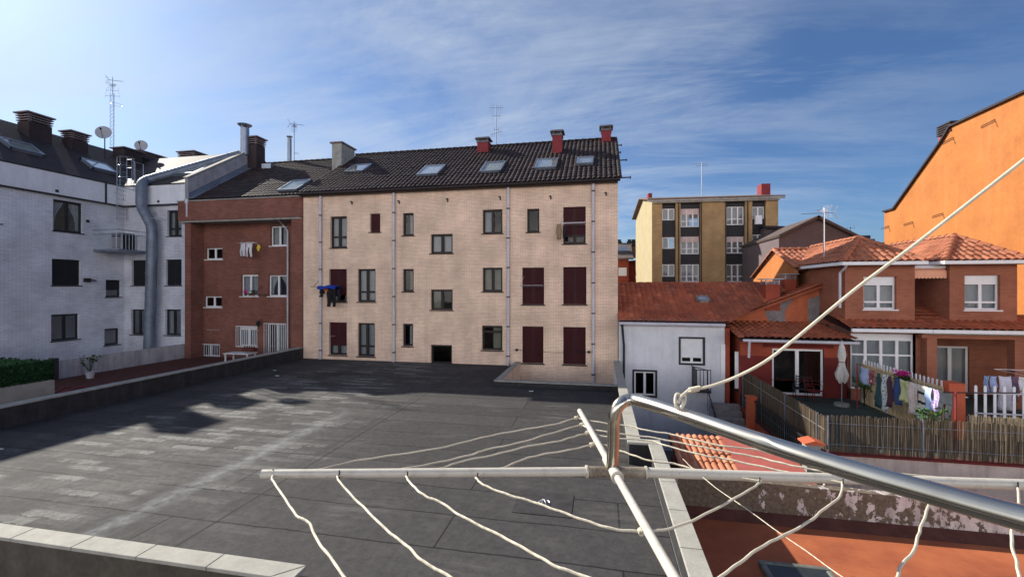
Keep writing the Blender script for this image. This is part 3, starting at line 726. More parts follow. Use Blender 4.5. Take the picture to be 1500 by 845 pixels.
# caged roof ladder
P0 = FL.p(FL.px(172, 300)[0], 0, .35)
m = MB(); yc = P0.y; x = XW+.34
for dy in (-.28, .28): m.tube([(x, yc+dy, 7.9), (x, yc+dy, 11.6)], .02, 6)
for i in range(13): m.tube([(x, yc-.28, 8.0+i*.28), (x, yc+.28, 8.0+i*.28)], .013, 5)
for z in (9.7, 10.4, 11.1, 11.6): m.tube([(x, yc-.28, z), (x+.3, yc-.34, z), (x+.62, yc-.2, z), (x+.62, yc+.2, z), (x+.3, yc+.34, z), (x, yc+.28, z)], .016, 5)
for dx, dy in ((.3,-.34),(.62,-.2),(.62,.2),(.3,.34)): m.tube([(x+dx, yc+dy, 9.7), (x+dx, yc+dy, 11.6)], .012, 5)
for z in (11.6, 11.1): m.tube([(x, yc+.28, z), (x-.1, yc+1.3, z)], .018, 5)
for k in range(2): m.tube([(x-.05*k, yc+.75+.55*k, 10), (x-.05*k, yc+.75+.55*k, 11.6)], .018, 5)
m.tube([(x-.3, yc-.28, 9.5), (x, yc-.28, 9.5)], .02, 5); m.tube([(x-.3, yc+.28, 9.5), (x, yc+.28, 9.5)], .02, 5)
tag(m.build('roof_ladder', GALV), 'grey metal caged ladder climbing onto white building roof', 'ladder')
# ventilation balcony with slatted louvre
a = QY(150, 366, 20.9); b = QY(207, 366, 20.9)
yl = QX(152, 350, XW).y
vb = thing('service_balcony', (XW+1, 21.2, 5.9), 'small grey railed balcony with louvred unit on white building', 'balcony')
zb_ = QX(160, 366, XW+.6).z; zt_ = QX(160, 338, XW+.6).z; x0, x1, y0, y1 = XW+.01, XW+1.85, 20.2, 21.85
MB().box(x0, x1, y0, y1, zb_-.12, zb_).build('platform', GALV, vb)
m = MB()
for z in (zt_, zt_-.25):
    m.tube([(x0, y0, z), (x1, y0, z), (x1, y1, z)], .02, 6)
for i in range(14):
    q = x0+(x1-x0)*i/13; m.tube([(q, y0, zb_), (q, y0, zt_)], .01, 4)
for i in range(10):
    q = y0+(y1-y0)*i/9; m.tube([(x1, q, zb_), (x1, q, zt_)], .01, 4)
m.build('railing', GALV, vb)
m = MB(); m.box(x0+.25, x0+1.0, 21.0, 21.7, zb_+.01, zt_-.08)
un = m.build('air_unit', DKS, vb)
m = MB()
for i in range(6): m.box(x0+.25, x0+1.0, 20.985, 20.998, zb_+.1+i*.12, zb_+.14+i*.12)
for q in (.25, .62, .98): m.box(x0+q-.02, x0+q+.02, 20.96, 20.985, zb_+.01, zt_-.08)
m.build('louvre', PIPE, un)
m = MB(); u, z = FL.px(125, 410); m.fbox(FL, u-.1, u+.15, z-.12, z+.1, 0, .2); m.tube([FL.p(u+.1,z+.05,.1), FL.p(u+.3,z-.05,.35)], .04, 6); m.build('wall_lamp', DKF, wb)
for x, y in ((80,280),(128,324),(184,292),(236,296)):
    f = FL if x < 180 else FW; u, z = f.px(x, y); MB().fbox(f, u-.07, u+.07, z-.07, z+.07, 0, .18 if x in(80,184,236) else .06).build('spout', DKF, wb)
# big duct
m = MB(); D = .275; yd = YW-.55
pts = [QY(218,520,yd), QY(221,430,yd), QY(223,345,yd), QY(222,330,yd), QY(209,306,yd), QY(207,298,yd), QY(207,274,yd)]
pts += [QY(209,268,yd+.2), QY(216,264,yd+.8), Vector((0,0,0))]
pts[-1] = QY(352,226, 26.0)
m.tube(pts, D, 16)
o = m.build('duct_pipe', DUCT, None, smooth=True)
tag(o, 'large grey metal exhaust duct climbing white wall and bending over the roof', 'duct')
m = MB(); k = 0
for (p, q) in ((pts[0], pts[2]), (pts[8], pts[9])):
    d = q-p; n_ = int(d.length/1.2); d.normalize()
    for i in range(1, n_+1): m.tube([p+d*(i*1.2-.025), p+d*(i*1.2+.025)], D+.018, 16)
m.build('seam_ring', DUCT, None, smooth=True).parent = o
P = QY(362, 200, 26.3)
m = MB(); m.tube([(P.x, 26.1, 12.9), (P.x, 26.1, QY(362,188,26.1).z)], .27, 14)
z = QY(362,183,26.1).z
m.tube([(P.x, 26.1, z-.15), (P.x, 26.1, z+.0), (P.x, 26.1, z+.08)], .3, 16, rr=[.27,.46,.1])
for a in range(3): m.tube([(P.x+.2*math.cos(a*2.1), 26.1+.2*math.sin(a*2.1), z-.4), (P.x+.2*math.cos(a*2.1), 26.1+.2*math.sin(a*2.1), z)], .02, 4)
m.build('rain_cowl', GALV, None, smooth=True).parent = o
# ------------------------------------------------ terrace between white building and parapet
m = MB(); m.quad((-24.0, 15.0, -.28), (-16.15, 1.0, -.28), (-16.15, 22.58, -.28), (-24.0, 22.58, -.28)); m.quad((-24,15,-.281), (-28.5,15,-.281), (-28.5,1,-.281), (-16.16,1,-.281))
tag(m.build('paved_terrace', TERF), kind='structure')
m = MB(); m.box(-28.48, XP-.26, 1, 22.5, GZ, -.3); o = m.build('terrace_block', COPG); tag(o, kind='structure')
yw1 = QX(285, 515, -24).y; yw0 = QX(70, 540, -24).y
m = MB(); m.box(-24.12, -24, yw0, yw1, -.3, .5); m.box(-24.14, -23.98, yw0, yw1, .502, .54)
tag(m.build('garden_wall', M('stained_white_render', (.46,.46,.48), .9, var=.15, sc=3, streak=.6, dirt=(.10,.10,.11), sr=(.42,.7))), 'low stained white wall at the foot of the white building', 'wall')
# hedge fence
ya = QX(77, 540, -20.6).y
hd = thing('ivy_screen', (-20.6, 11.5, -.28), 'dark green leafy screen on a pale low wall at left edge', 'hedge')
MB().box(-20.75, -20.5, 4, ya, -.28, QX(77, 556, -20.5).z).build('base_wall', COP, hd)
hz0 = QX(77, 555, -20.5).z; hz1 = QX(77, 527, -20.5).z
m = MB()
def leaves(m, n, box, s, spread=1):
    x0,x1,y0,y1,z0,z1 = box
    for i in range(n):
        q = Vector((random.uniform(x0,x1), random.uniform(y0,y1), random.uniform(z0,z1)))
        d = Vector((random.gauss(0,1),random.gauss(0,1),random.gauss(0,1))).normalized(); e = d.cross(Vector((random.random(),random.random(),1))).normalized()
        a = s*random.uniform(.6,1.3); m.quad(q-d*a-e*a*.6, q+d*a*.2-e*a*.7, q+d*a+e*a*.2, q-d*a*.3+e*a*.8)
m.box(-20.66, -20.6, 8, ya, hz0, hz1-.03); m.box(-27.5, -20.66, ya-.06, ya, hz0-.05, hz1-.05)
leaves(m, 5000, (-20.72, -20.5, 8, ya+.03, hz0-.02, hz1+.02), .045); leaves(m, 2500, (-27, -20.5, ya-.09, ya+.06, hz0, hz1), .045)
m.build('foliage', GREEN, hd)
m = MB(); m.box(-20.78, -20.44, ya-.02, ya+.1, hz0-.05, hz1+.05); m.build('post', DKF, hd)
# potted plant and things on that terrace
P = QX(132, 552, -22.8); P = Vector((P.x, P.y, -.28))
pl = thing('potted_plant', P, 'leafy plant in white pot beside the stained white wall', 'plant')
m = MB(); m.tube([P, P+Vector((0,0,.05)), P+Vector((0,0,.3))], .2, 12, rr=[.12,.13,.18]); m.build('pot', POT, pl, smooth=True)
m = MB(); 
for i in range(10):
    a = random.random()*6.3; q = P+Vector((math.cos(a)*.35, math.sin(a)*.35, .75+random.random()*.3)); m.tube([P+Vector((0,0,.28)), q], .008, 4)
    leaves(m, 5, (q.x-.14,q.x+.14,q.y-.14,q.y+.14,q.z-.15,q.z+.1), .07)
m.build('leaves', LEAF, pl)
P = QX(97, 562, -20.8); m = MB(); y = P.y
m.tube([(-20.9,y-.3,-.25),(-20.8,y-.1,-.1),(-20.9,y+.3,-.2),(-20.7,y+.6,-.24)], .035, 6); m.tube([(-20.6,y-.4,-.25),(-20.6,y+.5,-.15)], .03, 6)
tag(m.build('garden_hose', M('faded_pink_hose', (.22,.05,.06), .7, bm=0)), 'faded pink hose lying behind the left parapet', 'hose')
# ================================================================= WHITE HOUSE (right of beige block)
YH = 21.0
wh = thing('house', (3, YH, GZ), 'pale grey rendered house with red tiled roof beside the beige block', 'house')
FH = F((0, YH, 0), (1,0,0), (0,-1,0)); XH0, XH1 = .82, 5.35
HW = [((997,496,1030,532), dict(frame=DKF, fw=.08)), ((929,544,960,579), dict(frame=DKF, fw=.08))]
hr = [FH.rect(*r) for r, k in HW]
ZH = 2.32
m = MB(); wall(m, FH, XH0, XH1, GZ, ZH+.1, hr); m.quad((XH0,YH,GZ),(XH0,29,GZ),(XH0,29,ZH),(XH0,25,4.0),(XH0,YH,ZH)); m.quad((XH1,YH,GZ),(XH1,29,GZ),(XH1,29,ZH),(XH1,25,2.4),(XH1,YH,ZH))
m.build('wall', HSW, wh)
MB().box(XH0+.05, XH1-.05, 23.0, 23.05, GZ, 2.3).build('room_backing', BLK, wh)  # black panel added so stray light inside does not show through the windows
for i, q in enumerate(hr):
    m = MB(); a, z0, b, z1 = q
    for r in ((a-.08,z0-.08,b+.08,z0),(a-.08,z1,b+.08,z1+.08),(a-.08,z0,a,z1),(b,z0,b+.08,z1)): m.fbox(FH, r[0], r[2], r[1], r[3], -.05, .025)
    m.build('window_surround', DKF, wh)
    window(wh, FH, q, frame=WHF, fw=.07, depth=.06, shutter=(.78, 0)[i], sm=WHF, sill=False)
S = (4.08-2.3)/4.1
t = []; Vh = Vector((0, 4.1, 4.08-2.3)); tile_slope(t, (XH0-.05, YH-.2, 2.3), (1,0,0), Vh, 9.3, Vh.length, .25, .38, amp=.05, clip=[(0,0),(4.75,0),(9.2,Vh.length),(0,Vh.length)])
rf = build_tiles('roof', TRD, wh, t)
m = MB(); m.add([(XH0,YH-.15,2.27),(5.3,YH-.15,2.27),(9.6,YH+3.9,4.0),(XH0,YH+3.9,4.0)], [(0,1,2,3)]); m.quad((XH0,YH+3.9,4.02),(9.6,YH+3.9,4.02),(9.6,YH+8,2.3),(XH0,YH+8,2.3)); m.build('roof_deck', BRN, rf)
m = MB(); cap_row(m, (XH0, YH+3.9, 4.08), (9.3, YH+3.9, 4.08), .1); m.build('ridge_tiles', TRD, rf)
m = MB(); m.tube([(XH0, YH-.28, 2.22), (5.3, YH-.28, 2.2)], .07, 8); m.box(XH0, 5.3, YH-.2, YH-.003, 2.12, 2.25); m.build('gutter', PIPE, wh)
u = FH.px(912,500)[0]; m = MB(); m.tube([(.95,YH-.25,2.2),(u,YH-.15,1.8),(u+.05,YH-.15,1.2),(u+.05,YH-.15,-1.2)], .055, 8); m.build('downpipe', DKF, wh, smooth=True)
skylight(wh, (0,YH-.2,2.3), Vector((0,-S,1)), ((1023,444),(1037,444),(1036,438),(1021,438)), frame=PATCH)
# dark canopy shapes and outside stair of this house
xs_ = 3.9
m = MB()
m.box(3.95, 5.3, 19.6, 19.65, -.9, .0) ; m.prism([(4.3,19.7,-.2),(5.4,19.7,-.2),(5.4,19.7,-1.1),(4.3,19.7,-.25)],(0,1.2,0))
st = m = MB()
for i in range(11):
    y = 20.0-i*.32; z = -1.0-i*.2; m.box(4.55, 5.6, y-.32, y, z-.2, z)
tag(m.build('outside_stairs', PATCH), 'grey outside stairs descending beside the reed screen by the pale house', 'stairs')
m = MB(); pts = [(4.5, 20.3, -.55), (4.5, 17.0, -2.4), (4.5, 13.6, -3.4)]
m.tube(pts, .022, 6)
for i in range(10):
    q = i/9; y = 20.3-q*3.3; z = -.55-q*1.85; m.tube([(4.5, y, z), (4.5, y, z-.9)], .012, 4)
m.tube([(3.95, 20.9, .35), (4.5,20.3,.3), (4.5,20.3,-.6)], .02, 6)
tag(m.build('stair_rail', DRK), 'dark metal handrail of the outside stairs by the pale house', 'railing')
m = MB(); m.box(3.98, 4.55, 19.9, 20.95, -.6, -.5); 
for i in range(7): m.tube([(3.98, 20.9-i*.16, -.5), (3.98, 20.9-i*.16, .35)], .014, 4)
for i in range(5): m.tube([(3.98+i*.14, 19.95, -.5), (3.98+i*.14, 19.95, .35)], .014, 4)
m.tube([(3.98, 20.95, .36), (3.98, 19.95, .36), (4.55, 19.95, .36)], .02, 5)
tag(m.build('landing', DRK), 'dark railed stair landing under the shuttered window of pale house', 'balcony')
m = MB(); m.prism([(2.7,17.2,-2.0),(5.0,17.2,-2.2),(5.0,15.4,-2.7),(2.7,15.4,-2.5)],(0,0,.05)); m.tube([(2.7,17.2,-2.0),(2.7,17.2,GZ)],.03,5); m.tube([(2.7,15.4,-2.5),(2.7,15.4,GZ)],.03,5); m.tube([(5,15.4,-2.7),(5,15.4,GZ)],.03,5)
tag(m.build('yard_canopy', GRW), 'dark sloping canopy in the sunken yard by pale house', 'canopy')
# ================================================================= RED HOUSE
YD = 20.7; XA, XB = 5.55, 10.0; PZ = -.75
rh = thing('house', (8, 21, PZ), 'dark red rendered low house with glass patio doors and tiled lean-to roof', 'house')
FD = F((0, YD, 0), (1,0,0), (0,-1,0))
dr = FD.rect(1131, 511, 1207, 583); dr = (dr[0], PZ+.05, dr[2], dr[3])
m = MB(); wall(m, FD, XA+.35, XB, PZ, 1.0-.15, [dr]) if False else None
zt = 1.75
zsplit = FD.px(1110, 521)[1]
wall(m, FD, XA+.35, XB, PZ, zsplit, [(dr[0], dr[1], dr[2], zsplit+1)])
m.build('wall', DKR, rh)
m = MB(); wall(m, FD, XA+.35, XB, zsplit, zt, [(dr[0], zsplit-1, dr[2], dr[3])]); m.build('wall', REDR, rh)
# side wall towards the yard
m = MB(); m.quad((XA+.35,YD,GZ),(XA+.35,YD,zt),(XA+.35,23,2.1),(XA+.35,23,GZ)); m.box(5.36,5.56,21.0,23.0,GZ,2.05); m.build('wall', REDR, rh)
for y0, y1 in ((21.25, 21.9), (22.15, 22.6)):
    pass
m = MB(); m.box(XB-.02, XB, YD, 23, PZ, zt); m.build('wall', DKR, rh)
w = window(rh, FD, dr, frame=WHF, cols=2, fw=.09, depth=.08, sill=False)
m = MB(); m.fbox(FD, dr[0]-.35, dr[2]+.35, dr[3]+.06, dr[3]+.2, 0, .03); m.build('lintel', DKR, rh)
# things seen inside: dark back room
m = MB(); m.box(XA+.4, XB-.05, 24.6, 24.65, PZ, 2.0); m.box(XA+.4, XB-.05, YD+.3, 24.6, PZ-.02, PZ); m.box(XA+.38, XA+.42, YD+.25, 24.6, PZ, 1.7); m.build('room_backing', PATCH, rh)
# lean-to roof
Vl = Vector((0, 23.0-19.85, .46)); 
x0 = 5.95; x1 = QP(1258, 498, (0,19.85,1.72), (0,1,0)).x
t = []; tile_slope(t, (x0-.25, 19.85, 1.75), (1,0,0), Vl, x1-x0+.25, Vl.length, .26, .4, amp=.06, clip=[(0,0),(x1-x0+.25,0),(x1-x0+.1,Vl.length),(0,Vl.length)])
rf = build_tiles('lean_to_roof', TRD, rh, t)
m = MB(); m.prism([(x0-.2,19.9,1.73),(x0-.2,23,2.19),(x0-.2,23,2.05),(x0-.2,19.9,1.6)], (x1-x0+.1,0,0)); m.build('roof_deck', BRN, rf)
m = MB(); m.tube([(x0-.2,19.8,1.66),(x1,19.8,1.64)], .06, 8); m.tube([(x0+.05,19.8,1.62),(x0+.05,19.85,1.4),(x0+.05,19.9,.95)], .05, 8); m.build('gutter', PIPE, rh, smooth=True)
m = MB(); cap_row(m, (x0-.25,19.85,1.8), (x0-.25,23,2.26), .11); m.build('ridge_tiles', TRD, rf)
# gable wall (faces the viewer) with cement patches, and the roof sloping down to the left
YG = 23.0
xa = 5.5; za = 2.15; xb = 10.35; zb_ = QY(1207,412,YG).z
m = MB(); m.prism([(xa,YG,1.6),(xb,YG,1.6),(xb,YG,zb_-.05),(xa,YG,za-.05)], (0,.25,0)); m.build('gable_wall', SALM, rh)
m = MB(); m.quad((xb-.02,YG+.01,PZ),(xb-.02,29,PZ),(xb-.02,29,zb_-.1),(xb-.02,YG+.01,zb_-.1)); m.build('wall', REDR, rh)
def patch(pp, nm='cement_patch'):
    m = MB(); P = [QY(x,y,YG-.006) for x,y in smooth_px(pp)]; m.prism(P, (0,.004,0)); return m.build(nm, PATCH, rh)
def smooth_px(pp):
    return [(v.x, v.y) for v in smooth_path([(x,y,0) for x,y in pp], 4)]
patch([(1127,470),(1122,461),(1124,450),(1133,446),(1160,438),(1157,446),(1150,456),(1151,472)])
patch([(1184,472),(1184,440),(1192,436),(1204,434),(1206,472)])
Ug = Vector((xb-xa, 0, zb_-za)); Lg = Ug.length
# slope faces -x : eave along y
t = []; tile_slope(t, (xa, 29, za), (0,-1,0), Ug, 6.2, Lg, .26, .4, amp=.05)
build_tiles('roof', TRD, rh, t)
m = MB(); m.prism([(xa,22.75,za-.01),(xb,22.75,zb_-.01),(xb,22.75,zb_-.16),(xa,22.75,za-.12)], (0,6.3,0)); m.build('roof_deck', TRD, rh)
m = MB(); cap_row(m, (xa-.05, 22.82, za+.05), (xb, 22.82, zb_+.06), .1); m.build('verge_tiles', TRD, rh)
m = MB(); m.tube([(xa-.05,22.6,za-.05),(5.2,21.6,za+.02),(5.0,20.75,2.2)], .055, 8); m.build('gutter', PIPE, rh)
for (px, w_, d_, yy, ztop) in ((1132,.62,.7,22.95,408), (1158,.5,.5,24.0,401)):
    x = QY(px, 420, yy).x; z1 = QY(px, ztop, yy).z; z0 = za+(x-xa)*(zb_-za)/(xb-xa)-.4
    m = MB(); m.box(x-w_/2, x+w_/2, yy, yy+d_, z0, z1-.28); c = m.build('chimney', REDR, rh)
    m = MB(); m.box(x-w_/2-.12, x+w_/2+.12, yy-.12, yy+d_+.12, z1-.04, z1)
    for dx in (-1,1):
        for dy in (0,1): m.box(x+dx*(w_/2-.03)-.02, x+dx*(w_/2-.03)+.02, yy+dy*d_-.03*(1 if dy else -1)-.02, yy+dy*d_+.02-.03*(1 if dy else -1), z1-.28, z1-.04)
    for i in range(3): m.box(x-w_/2+.02, x+w_/2-.02, yy+.02, yy+d_-.02, z1-.24+i*.06, z1-.225+i*.06)
    m.build('chimney_cap', GALV, c)
# shutters on the yard side
for ya_, yb_ in ((21.2, 21.95), (22.2, 22.7)):
    pass
FY = F((5.36, 0, 0), (0,1,0), (-1,0,0))
m = MB(); m.box(5.3,5.355,21.1,21.9,-.6,1.3); m.build('window', DKF, rh); m = MB(); m.box(5.18,5.36,20.95,20.98,-.2,1.35); m.build('shutter', WHF, rh)
FY2 = XA+.35
m = MB(); m.box(FY2-.06,FY2-.002,20.95,21.6,-.7,1.0); m.build('window', DKF, rh); m = MB(); m.box(FY2-.17,FY2-.02,20.86,20.89,-.55,1.05); m.build('shutter', WHF, rh)
# ================================================================= TERRACOTTA HOUSES
def villa(x0, x1, yf, hip, eaveL, eaveR, apex_x, labels, wrect, extra=None):
    """front gabled bay with a hipped roof"""
    h = thing('house', ((x0+x1)/2, 22, PZ), labels, 'house')
    fr = F((0, yf, 0), (1,0,0), (0,-1,0)); r = fr.rect(*wrect)
    m = MB(); wall(m, fr, x0, x1, 2.2, 4.85, [r]); 
    m.quad((x0,yf,2.2),(x0,yf,4.85),(x0,28,4.85),(x0,28,2.2)); m.quad((x1,yf,2.2),(x1,yf,4.85),(x1,28,4.85),(x1,28,2.2))
    m.build('wall', BRT, h)
    window(h, fr, r, frame=WHF, fw=.07, depth=.12, box=(r[3]-r[1])*.27, rows=(.22,), curtain='full')
    ez = 4.88; ax = apex_x; ay = 22.4; az = 6.0; ef = yf-.4; eb = 26.9
    t = []
    W = eaveR-eaveL
    Vf = Vector((0, ay-ef, az-ez)); tile_slope(t, (eaveL, ef, ez), (1,0,0), Vf, W, Vf.length, .27, .4, amp=.08, clip=[(0,0),(W,0),(ax-eaveL,Vf.length)])
    Vl_ = Vector((ax-eaveL, 0, az-ez)); Dy = eb-ef
    tile_slope(t, (eaveL, eb, ez), (0,-1,0), Vl_, Dy, Vl_.length, .27, .4, amp=.08, clip=[(0,0),(Dy,0),(eb-ay,Vl_.length),(0,Vl_.length)])
    Vr_ = Vector((ax-eaveR, 0, az-ez))
    tile_slope(t, (eaveR, ef, ez), (0,1,0), Vr_, Dy, Vr_.length, .27, .4, amp=.08, clip=[(0,0),(Dy,0),(Dy,Vr_.length),(ay-ef,Vr_.length)])
    rf = build_tiles('roof', TOR, h, t)
    m = MB(); A = (ax, ay, az); m.quad((eaveL,ef,ez-.01),(eaveR,ef,ez-.01),(ax,ay,az-.02)); m.quad((eaveL,ef,ez-.01),(ax,ay,az-.02),(ax,eb,az-.02),(eaveL,eb,ez-.01)); m.quad((eaveR,ef,ez-.01),(ax,ay,az-.02),(ax,eb,az-.02),(eaveR,eb,ez-.01))
    m.box(eaveL+.02, eaveR-.02, ef+.02, eb, ez-.12, ez-.03); m.build('roof_deck', TERF, rf)
    m = MB(); cap_row(m, (eaveL,ef,ez+.06), (ax,ay,az+.08), .12, .38); cap_row(m, (eaveR,ef,ez+.06), (ax,ay,az+.08), .12, .38); cap_row(m, (ax,ay,az+.08), (ax,eb,az+.08), .12, .38); m.build('ridge_tiles', TOR, rf)
    m = MB(); m.box(eaveL-.08, eaveR+.08, ef-.12, ef, ez-.14, ez-.0); m.box(eaveL-.1, eaveL, ef, eb, ez-.14, ez); m.box(eaveR, eaveR+.1, ef, eb, ez-.14, ez); m.build('gutter', WHF, h, bevel=.02)
    return h, fr
YV = 20.8
F0 = F((0,YV,0),(1,0,0),(0,-1,0))
vx = [F0.px(x,400)[0] for x in (1238,1340,1391,1490)]
EX = [F((0,YV-.4,0),(1,0,0),(0,-1,0)).px(x,380)[0] for x in (1235,1354,1384,1506)]
h1, f1 = villa(vx[0], vx[1], YV, 1, EX[0], EX[1], QY(1258,352,22.4).x, 'terracotta brick house with hipped tile roof, nearer the tall antenna mast', (1265,405,1313,453))
h2, f2 = villa(vx[2], vx[3], YV, 1, EX[2], EX[3]+.1, QY(1398,350,22.4).x, 'terracotta brick house with hipped tile roof at the right edge', (1413,403,1465,454))
# ground floor (belongs to the left and right houses)
YGf = 20.5
def ground_floor(h, fr, x0, x1, wins, z1=2.15):
    m = MB(); rs = [w[0] for w in wins]; wall(m, fr, x0, x1, PZ, z1, rs); m.build('wall', BRT, h)
    for r, k in wins: window(h, fr, r, frame=WHF, depth=.08, **k)
FG = F((0,YGf,0),(1,0,0),(0,-1,0))
xm = vx[1]+.15
gw = FG.rect(1246,489,1352,560); gw = (gw[0], -.3, min(gw[2], xm-.35), gw[3])
xm = gw[2]+.35
ground_floor(h1, FG, 10.02, xm, [(gw, dict(cols=4, rows=(.62,), fw=.07, box=.28, curtain='full', sill=False))])
FG2 = F((0,22.6,0),(1,0,0),(0,-1,0))
d2 = FG2.rect(1366,507,1420,560); d2 = (d2[0], PZ+.05, d2[2], d2[3])
ground_floor(h2, FG2, xm-.3, 19.5, [(d2, dict(cols=2, fw=.09, curtain='full', sill=False))])
m = MB(); m.box(xm-.35, xm-.30, YGf, 22.6, PZ, 2.1); m.build('wall', BRT, h2)
m = MB(); m.box(xm-.3, 19.5, YGf-.5, 22.6, 2.03, 2.12); m.build('porch_ceiling', WOODP, h2)
m = MB(); m.box(xm-.3, 19.5, YGf-.35, YGf-.1, 1.86, 2.14); m.build('beam', BRT, h2)
for px in (1361, 1489):
    x = QY(px, 500, YGf-.2).x; MB().box(x-.17, x+.17, YGf-.36, YGf-.02, PZ, 1.858).build('pillar', BRT, h2)
# lower tiled skirt roof in front of both houses
def skirt(h, x0, x1):
    Vs = Vector((0, YV-19.95+.6, .42)); t = []
    tile_slope(t, (x0, 19.95, 2.22), (1,0,0), Vs, x1-x0, Vs.length, .27, .4, amp=.08); rf = build_tiles('skirt_roof', TRD, h, t)
    MB().prism([(x0,20.0,2.2),(x0,22.5,2.7),(x0,22.5,2.5),(x0,20.0,2.1)], (x1-x0,0,0)).build('roof_deck', BRN, rf)
    MB().box(x0, x1, 19.82, 19.95, 2.08, 2.22).build('gutter', WHF, h, bevel=.02)
skirt(h1, 9.75, vx[1]+.02); skirt(h2, vx[1]+.03, 19.6)
# recess between the two bays: slope, awning
m = MB(); m.box(vx[1]-.4, vx[2]+.4, 25.2, 25.3, 2.3, 4.8); m.build('recess_wall', BRT, h2)
m = MB(); m.quad((vx[1],21.2,2.62),(vx[2],21.2,2.62),(vx[2],25.2,4.0),(vx[1],25.2,4.0))
t = []; tile_slope(t, (vx[1], 21.3, 2.7), (1,0,0), (0,3.9,1.3), vx[2]-vx[1], 4.1, .27, .4, amp=.05); build_tiles('valley_roof', TRD, h2, t)
aw = thing('awning', (vx[1]+.5, 21.2, 4.3), 'scalloped pale orange awning in the gap between the two terracotta houses', 'awning')
zc = QY(1365, 391, 20.9).z; za_ = QY(1365, 397, 20.9).z; zd_ = QY(1365, 402, 20.9).z
a0, a1 = vx[1]+.02, vx[2]-.02
MB().box(a0, a1, 20.95, 21.1, zc-.06, zc+.06).build('cassette', WHF, aw, bevel=.02)
m = MB(); k = 36; P = []
for i in range(k+1):
    x = a0+(a1-a0)*i/k; P += [(x, 20.93, zd_+.14), (x, 20.91, zd_-.12-.05*abs(math.sin(i*math.pi/4)))]
m.add(P, [(2*i,2*i+2,2*i+3,2*i+1) for i in range(k)]); m.quad((a0,20.93,zd_+.14),(a1,20.93,zd_+.14),(a1,21.05,zc-.05),(a0,21.05,zc-.05)); m.build('valance', M('awning_cloth', (.75,.38,.25), .9, var=.08, bm=0), aw)
# downpipe
m = MB(); x = QY(1237,400,20.4).x-.25; m.tube([(EX[0]+.1,20.35,4.75),(EX[0]+.1,20.5,4.6),(EX[0]+.05,20.75,4.45),(EX[0]+.05,20.75,3.0)], .05, 8); m.build('downpipe', PIPE, h1, smooth=True)
# cross wing of the left house: gable facing left
wz = 5.9; wy = 27.0; wx = 9.5
m = MB(); m.quad((wx,wy+3.6,3.6),(wx,wy-2.9,3.6),(wx,wy-2.9,4.75),(wx,wy,wz),(wx,wy+3.6,4.45)); m.build('gable_wall', ORW, h1)
Vw = Vector((0, 2.9, wz-4.8)); t = []; tile_slope(t, (wx-.12, wy-2.9, 4.8), (1,0,0), Vw, 2.6, Vw.length, .27, .4, amp=.08)
rf = build_tiles('roof', TOR, h1, t); MB().prism([(wx-.05,wy-2.9,4.78),(wx-.05,wy,wz-.02),(wx-.05,wy+3.6,4.5),(wx-.05,wy+3.6,4.4),(wx-.05,wy,wz-.12),(wx-.05,wy-2.9,4.68)], (2.5,0,0)).build('roof_deck', TERF, rf)
m = MB(); cap_row(m, (wx-.1,wy,wz+.07), (wx+2,wy,wz+.07), .12); cap_row(m, (wx-.08,wy-2.9,4.86), (wx-.08,wy,wz+.06), .11); cap_row(m, (wx-.08,wy+3.6,4.5), (wx-.08,wy,wz+.06), .11); m.build('ridge_tiles', TOR, rf)
# ================================================================= ORANGE BUILDING
XO = 20.0
ob = thing('apartment_building', (25, 28, GZ), 'tall bright orange rendered building with stepped gable at the right', 'building')
pr = [QX(1295.5,311,XO), QX(1310.5,307,XO), QX(1381,208,XO), QX(1394,186,XO)]
prof = [Vector((XO, pr[0].y, GZ)), pr[0], pr[1], pr[2], pr[3], Vector((XO, 16, pr[3].z)), Vector((XO, 16, GZ))]
m = MB(); m.prism(prof, (12,0,0)); m.build('wall', ORW, ob)
m = MB()
for a, b in zip(prof[1:5], prof[2:6]):
    d = (b-a)/2; nn = Vector((1,0,0)).cross(d).normalized(); nn = nn if nn.z > 0 or (abs(nn.z) < .01) else -nn
    m.obox((a+b)/2+nn*.06+Vector((5.9,0,0)), Vector((6.05,0,0)), d*1.005, nn*.055)
m.build('roof_edge', SLC, ob)
P = QX(1384, 190, XO); 
m = MB(); m.box(XO+.02, XO+1.5, P.y-.45, P.y+.55, 11.5, QX(1384,198,XO).z); c = m.build('chimney', REDR, ob)
m = MB(); z = QX(1384,197,XO).z
for i in range(5): m.box(XO-.06, XO+1.6, P.y-.5-.05*(i==0), P.y+.6, z+.03+i*.13, z+.10+i*.13)
m.box(XO+.2, XO+1.2, P.y-.2, P.y+.3, z, z+.5); m.build('chimney_cap', SLC, c)
for i, (x, y) in enumerate(((1448,182),(1389,207),(1374,316),(1331,328),(1297,334))):
    Pp = QX(x, y, XO); m = MB(); q = Vector((XO-.03, Pp.y, Pp.z)); w_ = .42
    m.tube([q+Vector((0,w_,-.06)), q+Vector((0,w_,.04)), q+Vector((0,-w_,.10)), q+Vector((0,-w_,0)), q+Vector((0,w_,-.06))], .012, 5, cap=False)
    m.tube([q+Vector((0,-w_,.05)), q+Vector((0,-w_-.15,-.35))], .01, 4)
    m.build('wall_hook', SLC, ob)
